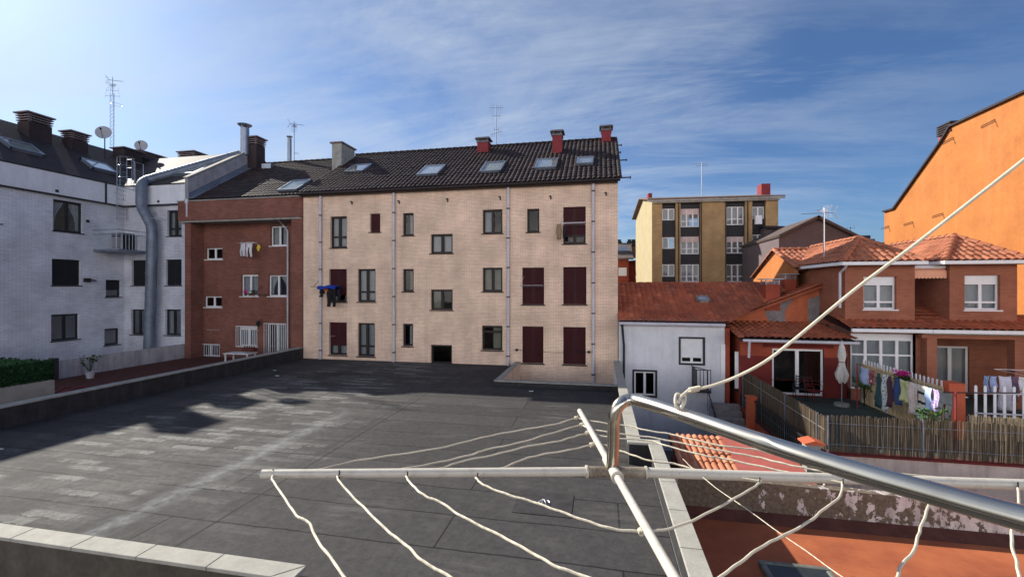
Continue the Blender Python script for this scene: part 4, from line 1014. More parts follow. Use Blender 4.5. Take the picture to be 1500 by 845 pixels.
# ================================================================= OCHRE BUILDING far right-centre
P1 = QT(955, 400, 44.5); P1 = Vector((P1.x, P1.y, 0)); ang = R(3.2)
FO = F(P1, (math.cos(ang), math.sin(ang), 0), (math.sin(ang), -math.cos(ang), 0))
oc = thing('apartment_building', (P1.x, P1.y, GZ), 'ochre brick four storey block with black panels beyond the red roofs', 'building')
UW = FO.px(1140, 400)[0]; ZO = 12.6; DO = 12
bays = [(970,990,1), (997,1026,1), (1064,1092,1), (1102,1122,1)]
cols_ = []
for a, b, k in bays: cols_.append((FO.px(a,400)[0], FO.px(b,400)[0]))
m = MB(); wall(m, FO, 0, UW, GZ, ZO, [(a, GZ+.1, b, ZO-.25) for a, b in cols_], depth=.35)
m.quad(FO.p(UW,GZ), FO.p(UW,ZO), FO.p(UW,ZO+1.3,-DO/2), FO.p(UW,ZO,-DO), FO.p(UW,GZ,-DO))
m.build('wall', BRO, oc)
m = MB(); m.quad(FO.p(0,GZ), FO.p(0,ZO), FO.p(0,ZO+1.3,-DO/2), FO.p(0,ZO,-DO), FO.p(0,GZ,-DO)); m.build('side_wall', M('pale_yellow_render', (.35,.29,.17), .9, var=.1, sc=1), oc)
rowsy = [{0:(305,322),1:(305,332),2:(302,329),3:(302,320)}, {0:(347,364),1:(346,372),2:(346,371),3:(343,362)}, {0:(387,405),1:(387,413),2:(387,413),3:(387,405)}]
for ci, (a, b) in enumerate(cols_):
    FI = F(FO.O-FO.N*.3, FO.U, FO.N)
    rs = []
    for ri in range(3):
        y0, y1 = rowsy[ri][ci]; xm_ = (bays[ci][0]+bays[ci][1])/2
        rs.append((a+.06, FO.px(xm_, y1)[1], b-.06, FO.px(xm_, y0)[1]))
    m = MB(); wall(m, FI, a, b, GZ+.1, ZO-.25, rs, depth=.1); m.build('black_panel', BLK, oc)
    for ri, r in enumerate(rs):
        big = ci in (1, 2)
        sh = {(0,1):.33,(1,1):.33,(1,2):.33,(0,0):0}.get((ri,ci),0)
        window(oc, FI, r, frame=WHF, cols=3 if big else 2, rows=(.32,) if big else (), fw=.09, depth=.05, shutter=sh, sm=PINKB, curtain='full' if (ri+ci)%3 != 1 or ci == 2 else 'left', cmat=(PINKB if (ci >= 2 and ri > 0) else CUR), sill=False)
zr = ZO+1.35
m = MB(); o_ = .45
A = [FO.p(-o_,ZO,o_), FO.p(UW+o_,ZO,o_), FO.p(UW+o_,zr,-DO/2), FO.p(-o_,zr,-DO/2), FO.p(-o_,ZO,-DO-o_), FO.p(UW+o_,ZO,-DO-o_)]
m.prism([A[0],A[1],A[2],A[3]], (0,0,.12)); m.prism([A[3],A[2],A[5],A[4]], (0,0,.12)); m.build('roof', M('far_brown_tile', (.16,.11,.09), .9, var=.3, sc=2, bm=.5, bsc=4, bd=.05), oc)
m = MB(); m.fbox(FO, -o_, UW+o_, ZO-.16, ZO-.02, .3, o_); m.fbox(FO, -.02, UW+.02, ZO-.3, ZO-.01, .02, .3); m.build('eave', WOODP, oc)
for px, y0, y1, w_ in ((952.5,283,292,.4), (1122,269,288,.9)):
    f_ = F(FO.O-FO.N*5, FO.U, FO.N); u, z = f_.px(px, y0); m = MB(); m.fbox(f_, u-w_/2, u+w_/2, ZO, z, -1.2, 0); m.build('chimney', CHR, oc)
u, z = FO.px(1112,403)[0], 0
for x, y in ((1112,318),(987,308)):
    u, z = FO.px(x, y); 
u, z = FO.px(1111, 321); MB().fbox(FO, u-.3, u+.3, z-.5, z+.35, -.25, .1).build('air_conditioner', WHF, oc)
for px in (1063, 1095, 1027, 994):
    u = FO.px(px, 400)[0]; MB().tube([FO.p(u, 0, .08), FO.p(u, ZO-.2, .08)], .05, 6).build('downpipe', DKF, oc)
# ================================================================= far buildings
pb = thing('house', (20, 38, GZ), 'plum coloured plain gable end behind the terracotta roofs', 'house')
YPb = 38; a = [QY(x, y, YPb) for x, y in ((1141,347),(1195,321),(1262,354),(1262,420),(1141,420))]; a[3].z = GZ; a[4].z = GZ
m = MB(); m.prism(a, (0,10,0)); m.build('wall', PLUM, pb)
m = MB()
for p, q in ((a[0], a[1]), (a[1], a[2])):
    d = (q-p)/2; d += d.normalized()*.12; nn = Vector((0,1,0)).cross(d).normalized(); nn = nn if nn.z > 0 else -nn; m.obox((p+q)/2+nn*.1+Vector((0,4.6,0)), d, Vector((0,5.1,0)), nn*.09)
m.build('roof', M('far_dull_tile', (.10,.075,.07), .9, var=.3, sc=2), pb)
c0 = thing('house', (8, 60, GZ), 'small distant red brick building in the gap right of the beige block', 'house')
YC = 60; a = [QY(x, y, YC) for x, y in ((880,381),(921,379),(921,430),(880,430))]
m = MB(); m.prism([a[0], a[1], Vector((a[1].x,YC,GZ)), Vector((a[0].x,YC,GZ))], (0,8,0)); a2 = [QY(x,y,YC+2) for x,y in ((921,382),(945,380))]; m.prism([a2[0],a2[1],Vector((a2[1].x,YC+2,GZ)),Vector((a2[0].x,YC+2,GZ))],(0,7,0)); m.build('wall', REDR, c0)
m = MB(); p = QY(890,380,YC-.5); q = QY(928,380,YC-.5); zt_ = QY(905,358,YC+5).z; m.prism([(p.x,YC-.5,p.z),(q.x,YC-.5,q.z),(q.x,YC+5,zt_),(p.x,YC+5,zt_)], (0,0,.2)); c = m.build('roof', M('far_grey_roof', (.15,.12,.11), .9, var=.3, sc=2), c0)
m = MB(); p = QY(926,378,YC+1.5); q = QY(950,378,YC+1.5); m.prism([(p.x,YC+1.5,p.z),(q.x,YC+1.5,q.z),(q.x,YC+6,zt_),(p.x,YC+6,zt_)], (0,0,.2)); m.build('roof', TOR, c0)
f = F((0,YC-.01,0),(1,0,0),(0,-1,0)); r = f.rect(906,392,918,404); MB().fbox(f, r[0], r[2], r[1], r[3], -.05, .05).build('window', WHF, c0)
m = MB(); p = QY(908,366,YC+1.5); m.obox(p, (1.0,0,0), (0,.5,.3), (0,-.1,.15)); m.build('skylight', GALV, c0)
for x in (907, 922, 928):
    p = QY(x, 354, YC+5); m = MB(); m.box(p.x-.25, p.x+.25, YC+4.8, YC+5.2, zt_-.3, p.z+.3); m.box(p.x-.38, p.x+.38, YC+4.7, YC+5.3, p.z-.15, p.z); m.build('chimney', DKF, c0)
db = thing('house', (30, 52, GZ), 'dark distant roof with a blocky chimney left of the orange building', 'house')
p = [QY(x, y, 52) for x, y in ((1255,355),(1300,357))]; m = MB(); m.prism([(p[0].x,52,p[0].z),(p[1].x+4,52,p[1].z),(p[1].x+4,52,GZ),(p[0].x,52,GZ)], (0,8,0)); m.build('wall', SLC, db)
p = QY(1264,345,53); m = MB(); m.box(p.x-.5,p.x+.7,53,54.2,4,p.z); m.box(p.x-.8,p.x+1,52.8,54.4,p.z-.7,p.z-.4); m.build('chimney', SLC, db)
db = thing('house', (22, 46, GZ), 'low dull roof just right of the ochre block', 'house')
p = [QY(x, y, 46) for x, y in ((1138,333),(1162,335))]; m = MB(); m.prism([(p[0].x-1,46,p[0].z),(p[1].x,46,p[1].z),(p[1].x,46,GZ),(p[0].x-1,46,GZ)], (0,6,0)); m.build('wall', PLUM, db)
m = MB(); m.prism([(p[0].x-1.2,45.6,p[0].z-.1),(p[1].x+.3,45.6,p[1].z-.1),(p[1].x+.3,47,p[1].z+.25),(p[0].x-1.2,47,p[0].z+.25)], (0,0,.1)); m.build('roof', SLT, db)
# ================================================================= ground
gd = MB().quad((-400,-200,GZ),(400,-200,GZ),(400,600,GZ),(-400,600,GZ)).build('ground', M('ground_concrete', (.12,.115,.11), .9, var=.3, sc=.5)); tag(gd, kind='structure')
# ================================================================= RIGHT FOREGROUND: terrace, walls, fences
TZ = -.8
def Mterr():
    m, nt, b = newmat('terracotta_membrane'); v = coords(nt)
    c = ramp(nt, noise(nt, v, 1.6, 6, .6), (.3, (.26,.06,.02)), (.7, (.40,.112,.038)))
    cr = noise(nt, coords(nt, (1.2, 5, 1)), 2.5, 7, .75)
    c = mix(nt, mth(nt, 'MULTIPLY', ramp(nt, cr, (.60, 0), (.64, .8), (.70, 0)), ramp(nt, noise(nt, v, .9, 2), (.45, 0), (.6, 1))), c, (.09,.04,.03))
    c = mix(nt, ramp(nt, noise(nt, v, 5, 6, .7), (.62, 0), (.75, .5)), c, (.16,.08,.06))
    nt.links.new(c, b.inputs['Base Color']); b.inputs['Roughness'].default_value = .8; bump(nt, b, noise(nt, v, 30, 4), .4, .006); return m
TERM = Mterr()
tag(MB().quad((1.225,-2,TZ),(16,-2,TZ),(16,9.8,TZ),(1.225,9.8,TZ)).build('terrace_floor', TERM), kind='structure')
m = MB(); m.box(1.225, 1.25, -2, 9.75, GZ, .40); m.build('parapet', TERM, fb)
def Mpeel():
    m, nt, b = newmat('peeling_paint_wall'); v = coords(nt)
    sp = nt.nodes.new('ShaderNodeSeparateXYZ'); nt.links.new(v, sp.inputs[0])
    n = noise(nt, coords(nt, (1.0, 1.0, .7)), 5.2, 9, .66); n2 = noise(nt, v, 14, 5, .6)
    base = ramp(nt, n2, (.3, (.075,.055,.038)), (.7, (.17,.135,.095)))
    paint = mix(nt, ramp(nt, noise(nt, coords(nt, (2,2,.4)), 2.4, 6, .65), (.42, 0), (.7, .65)), ramp(nt, n2, (.3, (.50,.43,.41)), (.7, (.64,.57,.54))), (.17,.15,.14))
    bias = mth(nt, 'MULTIPLY', mth(nt, 'SUBTRACT', sp.outputs[0], 3.6), .045)     # sounder paint further along
    k = mth(nt, 'ADD', n, mth(nt, 'MINIMUM', bias, .3))
    msk = ramp(nt, k, (.515, 0), (.53, 1))
    c = mix(nt, msk, base, paint)
    nt.links.new(c, b.inputs['Base Color']); b.inputs['Roughness'].default_value = .9
    bump(nt, b, mth(nt, 'ADD', mth(nt, 'MULTIPLY', msk, .6), mth(nt, 'MULTIPLY', n2, .6)), .7, .01); return m
w1 = thing('garden_wall', (1.6, 9.8, TZ), 'old low wall with dark peeling paint behind the terracotta terrace', 'wall')
m = MB()
tz = lambda x: -.06-.23*(x-1.5)/10
m.prism([(1.55, 9.72, TZ-.3), (15, 9.72, TZ-.3), (15, 9.72, tz(15)), (1.55, 9.72, tz(1.55))], (0, .2, 0)); m.build('wall', Mpeel(), w1)
m = MB(); m.prism([(1.27, 9.5, TZ), (15, 9.5, TZ), (15, 9.715, TZ+.10), (1.27, 9.715, TZ+.10)], (0, .003, 0)); m.add([(1.255,9.45,TZ+.003),(15,9.45,TZ+.003),(15,9.715,TZ+.12),(1.255,9.715,TZ+.12)], [(0,1,2,3)]); m.build('skirting', TERF, w1)
m = MB(); m.box(1.27, 1.55, 9.6, 9.92, TZ, -.02); m.build('end_pier', COPG, w1, bevel=.01)
# terrace skylight
a = QZ(1108, 826, TZ+.12); b = QZ(1222, 845, TZ+.12)
sk = thing('roof_light', (3.0, 7.2, TZ), 'dark flat rooflight with grey-green rim set in the terracotta terrace', 'rooflight')
x0, x1 = QZ(1112,822,TZ+.12).x, QZ(1212,826,TZ+.12).x; yt = QZ(1150,822,TZ+.12).y
m = MB()
for q in ((x0,x1,yt-.1,yt),(x0,x1,yt-1.3,yt-1.2),(x0,x0+.1,yt-1.2,yt-.1),(x1-.1,x1,yt-1.2,yt-.1)): m.box(*q, TZ, TZ+.12)
m.build('frame', M('greenish_rim', (.14,.15,.13), .7, var=.3, sc=5), sk, bevel=.03)
MB().box(x0+.1, x1-.1, yt-1.2, yt-.1, TZ, TZ+.10).build('pane', M('dark_dome', (.03,.035,.035), .3, var=.3, sc=3, bm=0), sk)
# lean-to with clay tiles and red membrane
lt = thing('lean_to_roof', (3, 12, GZ), 'low lean-to roof half clay tiles half red membrane behind the peeling wall', 'roof')
pa = (1.9, 10.15, -.78); Vv = Vector((0, 3.15, .42)); 
t = []; tile_slope(t, pa, (1,0,0), Vv, 1.35, Vv.length, .155, .42, amp=.055)
TLC = Mtile('pale_clay_tile', [(.42,.14,.07),(.52,.20,.105),(.46,.16,.08),(.56,.25,.14)], .155, .42, moss=(.25,.12,.08), mossamt=.5)  # paler clay than the other tiled roofs, with brown patches
build_tiles('tiles', TLC, lt, t)
m = MB(); m.prism([(3.25,10.15,-.76),(4.75,10.15,-.76),(4.75,13.3,-.34),(3.25,13.3,-.34)], (0,0,.05)); m.build('membrane', M('red_membrane', (.38,.10,.08), .8, var=.15, sc=2, bm=.3, bsc=8), lt)
m = MB(); m.prism([(1.9,10.15,-.8),(4.75,10.15,-.8),(4.75,13.3,-.38),(1.9,13.3,-.38)], (0,0,-.1)); m.box(1.95, 4.7, 10.2, 13.2, GZ, -.9); m.build('wall', DKR, lt)
# retaining wall under the reed screens
w2 = thing('garden_wall', (10, 13.4, GZ), 'pale rendered retaining wall under the front reed screen', 'wall')
MB().box(5.9, 22, 13.3, 13.5, GZ, -.64).build('wall', M('stained_pink_render', (.60,.49,.44), .9, var=.15, sc=3, streak=.6, dirt=(.16,.11,.09)), w2)
MB().box(5.85, 22, 13.26, 13.54, -.638, -.59).build('coping', DKR, w2)
w3 = thing('garden_wall', (5.9, 17, GZ), 'dark yard wall under the side reed screen and balusters', 'wall')
MB().box(5.75, 5.95, 13.5, 20.65, GZ, -1.25).build('wall', REDR, w3)
tag(MB().box(5.96, 24, 13.5, 30, GZ, PZ).build('patio_ground', M('patio_green_grey', (.055,.075,.065), .8, var=.3, sc=2)), kind='structure')
def Mreed(name, a, b_):
    m, nt, b = newmat(name); v = coords(nt, (55, 55, .9)); n = noise(nt, v, 1, 3, .6); n2 = noise(nt, coords(nt, (4,4,3)), 2, 4)
    c = ramp(nt, n, (.3, a), (.72, b_)); c = mix(nt, 1, c, ramp(nt, n2, (.3, .75), (.7, 1.15)), 'MULTIPLY')
    nt.links.new(c, b.inputs['Base Color']); b.inputs['Roughness'].default_value = .85; return m
REED = Mreed('reed_brown', (.018,.012,.008), (.17,.125,.08)); REEDL = Mreed('reed_straw_brightened', (.58,.44,.24), (.85,.70,.44))  # straw colour raised to stand in for sunlight on the mats
def reeds(mb, p, q, z0, z1, w=.016, gap=.12, jit=.05, thick=.012):
    p, q = Vector(p), Vector(q); d = q-p; L = d.length; d.normalize(); s = Vector((-d.y, d.x, 0)); x = 0
    while x < L:
        ww = w*random.uniform(.6, 1.4)
        if random.random() > gap:
            c = p+d*(x+ww/2)+s*random.uniform(-.008,.008); l = random.uniform(-.03,.03)*d
            zt = (z1(c) if callable(z1) else z1)+random.uniform(-jit, jit*.4)
            zb = z0(c) if callable(z0) else z0
            a = d*ww*.45; e = s*thick/2
            mb.add([c-a-e+Vector((0,0,zb)), c+a-e+Vector((0,0,zb)), c+a+e+Vector((0,0,zb)), c-a+e+Vector((0,0,zb)),
                    c-a-e+l+Vector((0,0,zt)), c+a-e+l+Vector((0,0,zt)), c+a+e+l+Vector((0,0,zt)), c-a+e+l+Vector((0,0,zt))],
                   [(4,5,6,7),(0,1,5,4),(1,2,6,5),(2,3,7,6),(3,0,4,7)])
        x += ww*.98
def reed_screen(name, label, p, q, z0, z1, mat, post_step=2.2, **k):
    h = thing(name, (*p[:2], z0 if not callable(z0) else -.6), label, 'reed screen', 'reed screens round the patios')
    m = MB(); reeds(m, p, q, z0, z1, **k); m.build('reeds', mat, h)
    p, q = Vector(p), Vector(q); d = q-p; L = d.length; d.normalize(); s = Vector((-d.y, d.x, 0))*.03
    zb = z0 if not callable(z0) else z0(p); ztt = z1 if not callable(z1) else z1(p)
    m = MB()
    for f_ in (.22, .78): m.tube([p-s*.7+Vector((0,0,zb+(ztt-zb)*f_)), q-s*.7+Vector((0,0,zb+(ztt-zb)*f_))], .006, 4)
    m.build('wire', ALU, h)
    n_ = int(L/post_step)
    for i in range(n_+1):
        c = p+d*min(L, i*post_step+.02)-s; MB().tube([c+Vector((0,0,zb-.05)), c+Vector((0,0,ztt-.02))], .022, 6).build('post', GALV, h)
reed_screen('reed_screen', 'brown reed screen running away beside the sunken yard', (5.97,20.5,0), (5.97,13.45,0), -1.25, .33, REED, gap=.04)
reed_screen('reed_screen', 'long brown reed screen on the pale wall facing the viewer', (5.97,13.4,0), (21,13.4,0), -.6, .40, REED, gap=.34, w=.013)
reed_screen('reed_screen', 'sunlit straw reed mat dividing the two patios', (10.25,20.2,0), (10.25,15.85,0), PZ, .80, REEDL, gap=.02, post_step=9)
reed_screen('reed_screen', 'sunlit straw reed mat below the white picket fence at right', (10.9,15.9,0), (20,15.9,0), PZ, -.02, REEDL, gap=.02, post_step=9)
def picket(label, p, q, z0, z1, step=.2):
    h = thing('picket_fence', (*p[:2], z0), label, 'picket fence', 'white picket fences')
    p, q = Vector(p), Vector(q); d = q-p; L = d.length; d.normalize(); s = Vector((-d.y, d.x, 0)); n_ = int(L/step)
    for i in range(n_+1):
        c = p+d*(i*step); m = MB(); w_ = .035
        m.prism([c-d*w_+Vector((0,0,z0)), c+d*w_+Vector((0,0,z0)), c+d*w_+Vector((0,0,z1-.03)), c+Vector((0,0,z1)), c-d*w_+Vector((0,0,z1-.03))], s*.02)
        m.build('picket', WHF, h)
    m = MB()
    for z in (z0+.12, z1-.22): m.obox((p+q)/2-s*.012+Vector((0,0,z)), d*(L/2), s*.01, Vector((0,0,.02)))
    m.build('rail', PIPE, h)
picket('white picket fence running away along the sunlit reed mat', (10.3,20.2,0), (10.3,15.95,0), .1, .97, .19)
picket('white picket fence facing the viewer beside the red gate pier', (11.05,15.8,0), (19.5,15.8,0), -.05, .90, .24)
ORP = M('bright_orange_paint', (.50,.11,.05), .75, var=.15, sc=3)
h = thing('gate_pier', (10.6, 15.8, PZ), 'orange red square pier at the corner of the white picket fence', 'pier')
MB().box(10.33, 10.75, 15.75, 16.25, PZ, .90).build('shaft', ORP, h); MB().box(10.31, 10.77, 15.73, 16.27, .902, .93).build('cap', ORP, h)
h = thing('gate_pier', (5.7, 18.4, -2), 'orange pier at the far end of the dark baluster railing', 'pier')
MB().box(5.5, 5.78, 18.3, 18.6, -2.5, -.36).build('shaft', ORP, h); MB().box(5.46, 5.82, 18.26, 18.64, -.358, -.31).build('cap', ORP, h)
h = thing('gate_pier', (5.6, 13.3, -2), 'low pier with red tile cap where the reed screens meet', 'pier')
MB().box(5.38, 5.72, 13.12, 13.42, -2.5, -.34).build('shaft', COPG, h); MB().prism([(5.3,13.04,-.338),(5.8,13.04,-.338),(5.8,13.04,-.30),(5.55,13.04,-.22),(5.3,13.04,-.30)], (0,.45,0)).build('cap', ORP, h)
h = thing('railing', (5.72, 16, -1.3), 'dark baluster railing in front of the side reed screen', 'railing')
m = MB(); m.box(5.70, 5.76, 13.45, 18.3, -.50, -.45); m.box(5.71, 5.75, 13.45, 18.3, -1.22, -1.18); m.build('rail', DRK, h)
for i in range(30):
    y = 13.55+i*.16; MB().box(5.72, 5.742, y-.011, y+.011, -1.18, -.50).build('baluster', DRK, h)
# ---------------------------------------------------------------- clothes
FAB = {}
def fab(name, col, col2=None, stripes=0, scale=6):
    if name in FAB: return FAB[name]
    m, nt, b = newmat(name+'_fabric'); v = coords(nt)
    c = ramp(nt, noise(nt, v, 9, 4), (.3, tuple(x*.85 for x in col)), (.7, col))
    if col2:
        if stripes:
            sp = nt.nodes.new('ShaderNodeSeparateXYZ'); nt.links.new(v, sp.inputs[0]); s = mth(nt, 'SINE', mth(nt, 'MULTIPLY', sp.outputs[2], stripes))
            c = mix(nt, ramp(nt, s, (.60, 0), (.66, 1)), c, col2)
        else:
            vo = nt.nodes.new('ShaderNodeTexVoronoi'); nt.links.new(v, vo.inputs[0]); vo.inputs['Scale'].default_value = scale
            c = mix(nt, ramp(nt, vo.outputs['Distance'], (.28, 1), (.34, 0)), c, col2)
    nt.links.new(c, b.inputs['Base Color']); b.inputs['Roughness'].default_value = .95; b.inputs['Specular IOR Level'].default_value = .1
    FAB[name] = m; return m
def garment(kind, P, D, w, h, mat, name, label, cat='garment', group=None, sway=.05):
    """P top-left of the hanging edge, D horizontal direction along the line"""
    P = Vector(P); D = Vector(D).normalized(); S = Vector((-D.y, D.x, 0)); m = MB(); ph = random.random()*6
    def strip(f0, f1, a, b, nx=8, ny=8):
        pts = []
        for j in range(ny+1):
            q = a+(b-a)*j/ny; l, r = f0(q), f1(q)
            for i in range(nx+1):
                x = l+(r-l)*i/nx; o = sway*(q+.12)*math.sin(x*9+ph)+sway*.5*math.sin(q*7+ph)
                sag = .03*math.sin(math.pi*min(1,max(0,x)))*(1-q)
                pts.append(P+D*(x*w)+S*o-Vector((0,0,q*h+sag)))
        m.add(pts, [(j*(nx+1)+i, j*(nx+1)+i+1, (j+1)*(nx+1)+i+1, (j+1)*(nx+1)+i) for j in range(ny) for i in range(nx)])
    if kind == 'towel': strip(lambda q: .02*math.sin(q*5), lambda q: 1-.03*math.sin(q*4+1), 0, 1)
    elif kind == 'trousers':
        strip(lambda q: 0, lambda q: 1, 0, .3); strip(lambda q: -.02, lambda q: .46-.08*q, .3, 1, 4); strip(lambda q: .54+.06*q, lambda q: 1.03, .3, 1, 4)
    elif kind == 'shirt':
        strip(lambda q: .18, lambda q: .82, 0, 1); strip(lambda q: .18-.22*q*1.2, lambda q: .2, 0, .62, 3); strip(lambda q: .8, lambda q: .82+.22*q*1.2, 0, .62, 3)
    elif kind == 'coat':
        strip(lambda q: .3-.25*min(1,q*3), lambda q: .7+.25*min(1,q*3), 0, 1); strip(lambda q: .05-.1*q, lambda q: .12, .15, .8, 3); strip(lambda q: .9, lambda q: .95+.1*q, .15, .8, 3)
    elif kind == 'shorts': strip(lambda q: .08-.1*q, lambda q: .92+.1*q, 0, .5); strip(lambda q: -.0, lambda q: .44, .5, 1, 4); strip(lambda q: .56, lambda q: 1., .5, 1, 4)
    o = m.build(name, mat, None, smooth=True)
    md = o.modifiers.new('thick', 'SOLIDIFY'); md.thickness = .012
    return tag(o, label, cat, group)
# the washing line over the left patio
wl = thing('washing_line', (9.5, 16.5, PZ), 'long washing line with a red end post over the patio', 'washing line')
m = MB(); m.tube([(9.5,14.25,PZ-.0),(9.5,14.25,.98)], .03, 6); m.build('post', CHR, wl); m = MB(); m.tube([(9.5,19.0,PZ),(9.5,19.0,.98)], .025, 6); m.build('post', CHR, wl)
m = MB(); m.tube([(9.5,19.0,.96),(9.5,16.6,.90),(9.5,14.25,.94)], .006, 5); m.tube([(9.2,14.25,.95),(11.2,14.6,.95)], .018, 5); m.build('line', DRK, wl)
def onl(px): return QX(px, 500, 9.5).y
G = 'washing on the long patio line'
cl = [('towel',1260,1272,.55,(.42,.52,.75),None,0,'cloth','pale blue cloth at the far left end of the patio line'),
 ('shorts',1273,1281,.45,(.30,.08,.10),(.6,.5,.5),0,'shorts','small dark patterned shorts next to pale blue cloth'),
 ('coat',1284,1292,1.1,(.05,.10,.11),None,0,'jacket','dark teal jacket hanging left of the white striped top'),
 ('shirt',1291,1301,1.15,(.62,.68,.66),(.08,.08,.10),0,'shirt','long white and black top on the patio line'),
 ('coat',1300,1308,.95,(.10,.05,.07),None,0,'jacket','maroon black jacket between white top and navy top'),
 ('shirt',1308,1320,.8,(.05,.09,.22),None,0,'shirt','navy blue top with white shoulder pegs on the line'),
 ('towel',1320,1331,.62,(.55,.58,.30),None,0,'towel','yellow green towel beside the navy top'),
 ('shirt',1329,1345,.9,(.75,.66,.60),(.60,.38,.36),0,'shirt','pale pink spotted top in the middle of the line'),
 ('towel',1344,1356,1.05,(.72,.70,.62),(.05,.05,.05),22,'towel','cream towel with dark stripes on the patio line'),
 ('shirt',1355,1366,.62,(.42,.55,.80),None,0,'shirt','light blue top right of the striped towel'),
 ('shorts',1366,1374,.6,(.45,.35,.65),(.7,.7,.8),0,'shorts','lilac shorts hanging beside the dark grey trousers'),
 ('trousers',1375,1393,1.0,(.04,.045,.055),None,0,'trousers','dark grey trousers at the near end of the line')]
for k, a, b_, h_, c1, c2, st, nm, lab in cl:
    ya, yb2 = onl(a), onl(b_)
    garment(k, (9.5, ya, .90), (0,-1,0), abs(ya-yb2)*1.12, h_*1.12, fab(lab.split()[0]+'_'+lab.split()[1]+nm, c1, c2, st, 14), nm, lab, 'towel' if nm in('towel','cloth') else nm, G)
# drying rack with washing in the right-hand garden
ar = thing('drying_rack', (14.3, 17.5, PZ), 'folding white drying rack behind the picket fence at right edge', 'drying rack')
m = MB()
for y in (17.1, 18.3):
    m.tube([(13.4,y,PZ),(14.6,y,.95)], .012, 5); m.tube([(15.6,y,PZ),(14.4,y,.95)], .012, 5)
m.build('legs', WHF, ar); m = MB()
for i in range(6): m.tube([(13.4+i*.5,17.05,1.0),(13.4+i*.5,18.4,1.0)], .006, 4)
m.tube([(13.4,17.05,1.0),(15.9,17.05,1.0)], .01, 4); m.tube([(13.4,18.4,1.0),(15.9,18.4,1.0)], .01, 4); m.build('rails', WHF, ar)
def at(px, Y): return QY(px, 500, Y).x
G = 'washing behind the picket fence'
for k, a, b_, h_, c1, nm, lab in (('towel',1441,1449,.55,(.25,.35,.55),'towel','blue towel at left of the right garden rack'), ('shirt',1450,1462,.6,(.35,.45,.70),'shirt','light blue shirt on the right garden rack'),
   ('towel',1463,1481,1.1,(.62,.60,.68),'sheet','pale lilac sheet on the right garden rack'), ('trousers',1483,1490,.8,(.16,.10,.16),'trousers','dark plum trousers on the right garden rack'), ('towel',1491,1512,.45,(.7,.7,.72),'towel','white towel at the far right of the garden rack')):
    garment(k, (at(a,17.05),17.05,1.0), (1,0,0), at(b_,17.05)-at(a,17.05), h_, fab(lab.replace(' ','_'), c1), nm, lab, nm, G)
# patio furniture
h = thing('parasol', (at(1233,19.4), 19.4, PZ), 'closed pale parasol tied with a strap by glass doors', 'parasol')
x = at(1233,19.4); m = MB(); m.tube([(x,19.4,PZ),(x,19.4,1.8)], .022, 8); m.build('pole', GALV, h); m = MB(); m.tube([(x,19.4,PZ),(x,19.4,PZ+.1)], .25, 14); m.build('base', COPG, h)
m = MB(); z_ = lambda y: QY(1233,y,19.4).z; n = 18; P = []
prof_ = [(501,.02),(508,.10),(520,.14),(530,.09),(536,.11),(548,.20),(556,.16),(560,.09)]
for j, (y, r) in enumerate(prof_):
    for i in range(n):
        a = 2*math.pi*i/n; rr_ = r*(1+.28*math.sin(a*6)*(j/7)); P.append((x+math.cos(a)*rr_, 19.4+math.sin(a)*rr_, z_(y)+(.04*math.sin(a*3) if j == 7 else 0)))
m.add(P, [(j*n+i, j*n+(i+1)%n, (j+1)*n+(i+1)%n, (j+1)*n+i) for j in range(len(prof_)-1) for i in range(n)]); m.build('canopy', fab('parasol', (.55,.53,.50)), h, smooth=True)
m = MB(); m.tube([(x+.1*math.cos(i*.5), 19.4+.1*math.sin(i*.5), z_(530)) for i in range(14)], .012, 5); m.build('strap', DRK, h)
def chair(label, x, y, ang, s=1, mat=None):
    h = thing('patio_chair', (x, y, PZ), label, 'chair'); mat = mat or DKR
    c, s_ = math.cos(ang), math.sin(ang); T = lambda a, b, z: (x+a*c-b*s_, y+a*s_+b*c, PZ+z)
    m = MB(); m.add([T(a,b,z) for z in (.43,.47) for a, b in ((-.22,-.22),(.22,-.22),(.22,.22),(-.22,.22))], [(0,1,2,3),(4,5,6,7),(0,1,5,4),(1,2,6,5),(2,3,7,6),(3,0,4,7)]); m.build('seat', mat, h)
    for a in (-.21, .21):
        m = MB(); m.tube([T(a,.21,0), T(a,.2,.45), T(a,.27,.95)], .014, 6); m.build('leg', mat, h); m = MB(); m.tube([T(a,-.21,0), T(a,-.2,.45)], .014, 6); m.build('leg', mat, h)
    m = MB()
    for i in range(4): m.tube([T(-.21,.2+.02*i+.01,.56+i*.11), T(.21,.2+.02*i+.01,.56+i*.11)], .016, 6)
    m.build('backrest', mat, h)
    m = MB()
    for a in (-.22,.22): m.tube([T(a,.22,.66), T(a,-.2,.66), T(a,-.2,.45)], .012, 5)
    m.build('armrest', mat, h)
chair('red brown metal patio chair in front of right glass door', QY(1192,560,19.9).x, 19.9, .5)
chair('dark patio chair beside the closed parasol', QY(1172,560,20.1).x+.05, 20.2, -.6, mat=DRK)
tb2 = thing('garden_table', (at(1387,18.6), 18.6, PZ), 'small white garden table in front of the porch', 'table'); x = at(1387,18.6)
MB().box(x-.45,x+.45,18.3,18.9,-.02,.02).build('tabletop', WHF, tb2, bevel=.01)
for a in (-.4,.4):
    m = MB(); m.tube([(x+a,18.35,PZ),(x-a,18.85,-.02)], .015, 5); m.tube([(x+a,18.85,PZ),(x-a,18.35,-.02)], .015, 5); m.build('leg', WHF, tb2)
m = MB(); m.box(at(1117,19.5)-.3, at(1117,19.5)+.3, 19.2, 19.8, PZ, -.12); tag(m.build('storage_box', fab('boxblue', (.32,.42,.52)), bevel=.06), 'pale blue storage box behind the side reed screen', 'box')
h = thing('flower_plant', (10.0, 17.2, PZ), 'bright pink flowers in a hanging pot on the reed mat', 'plant')
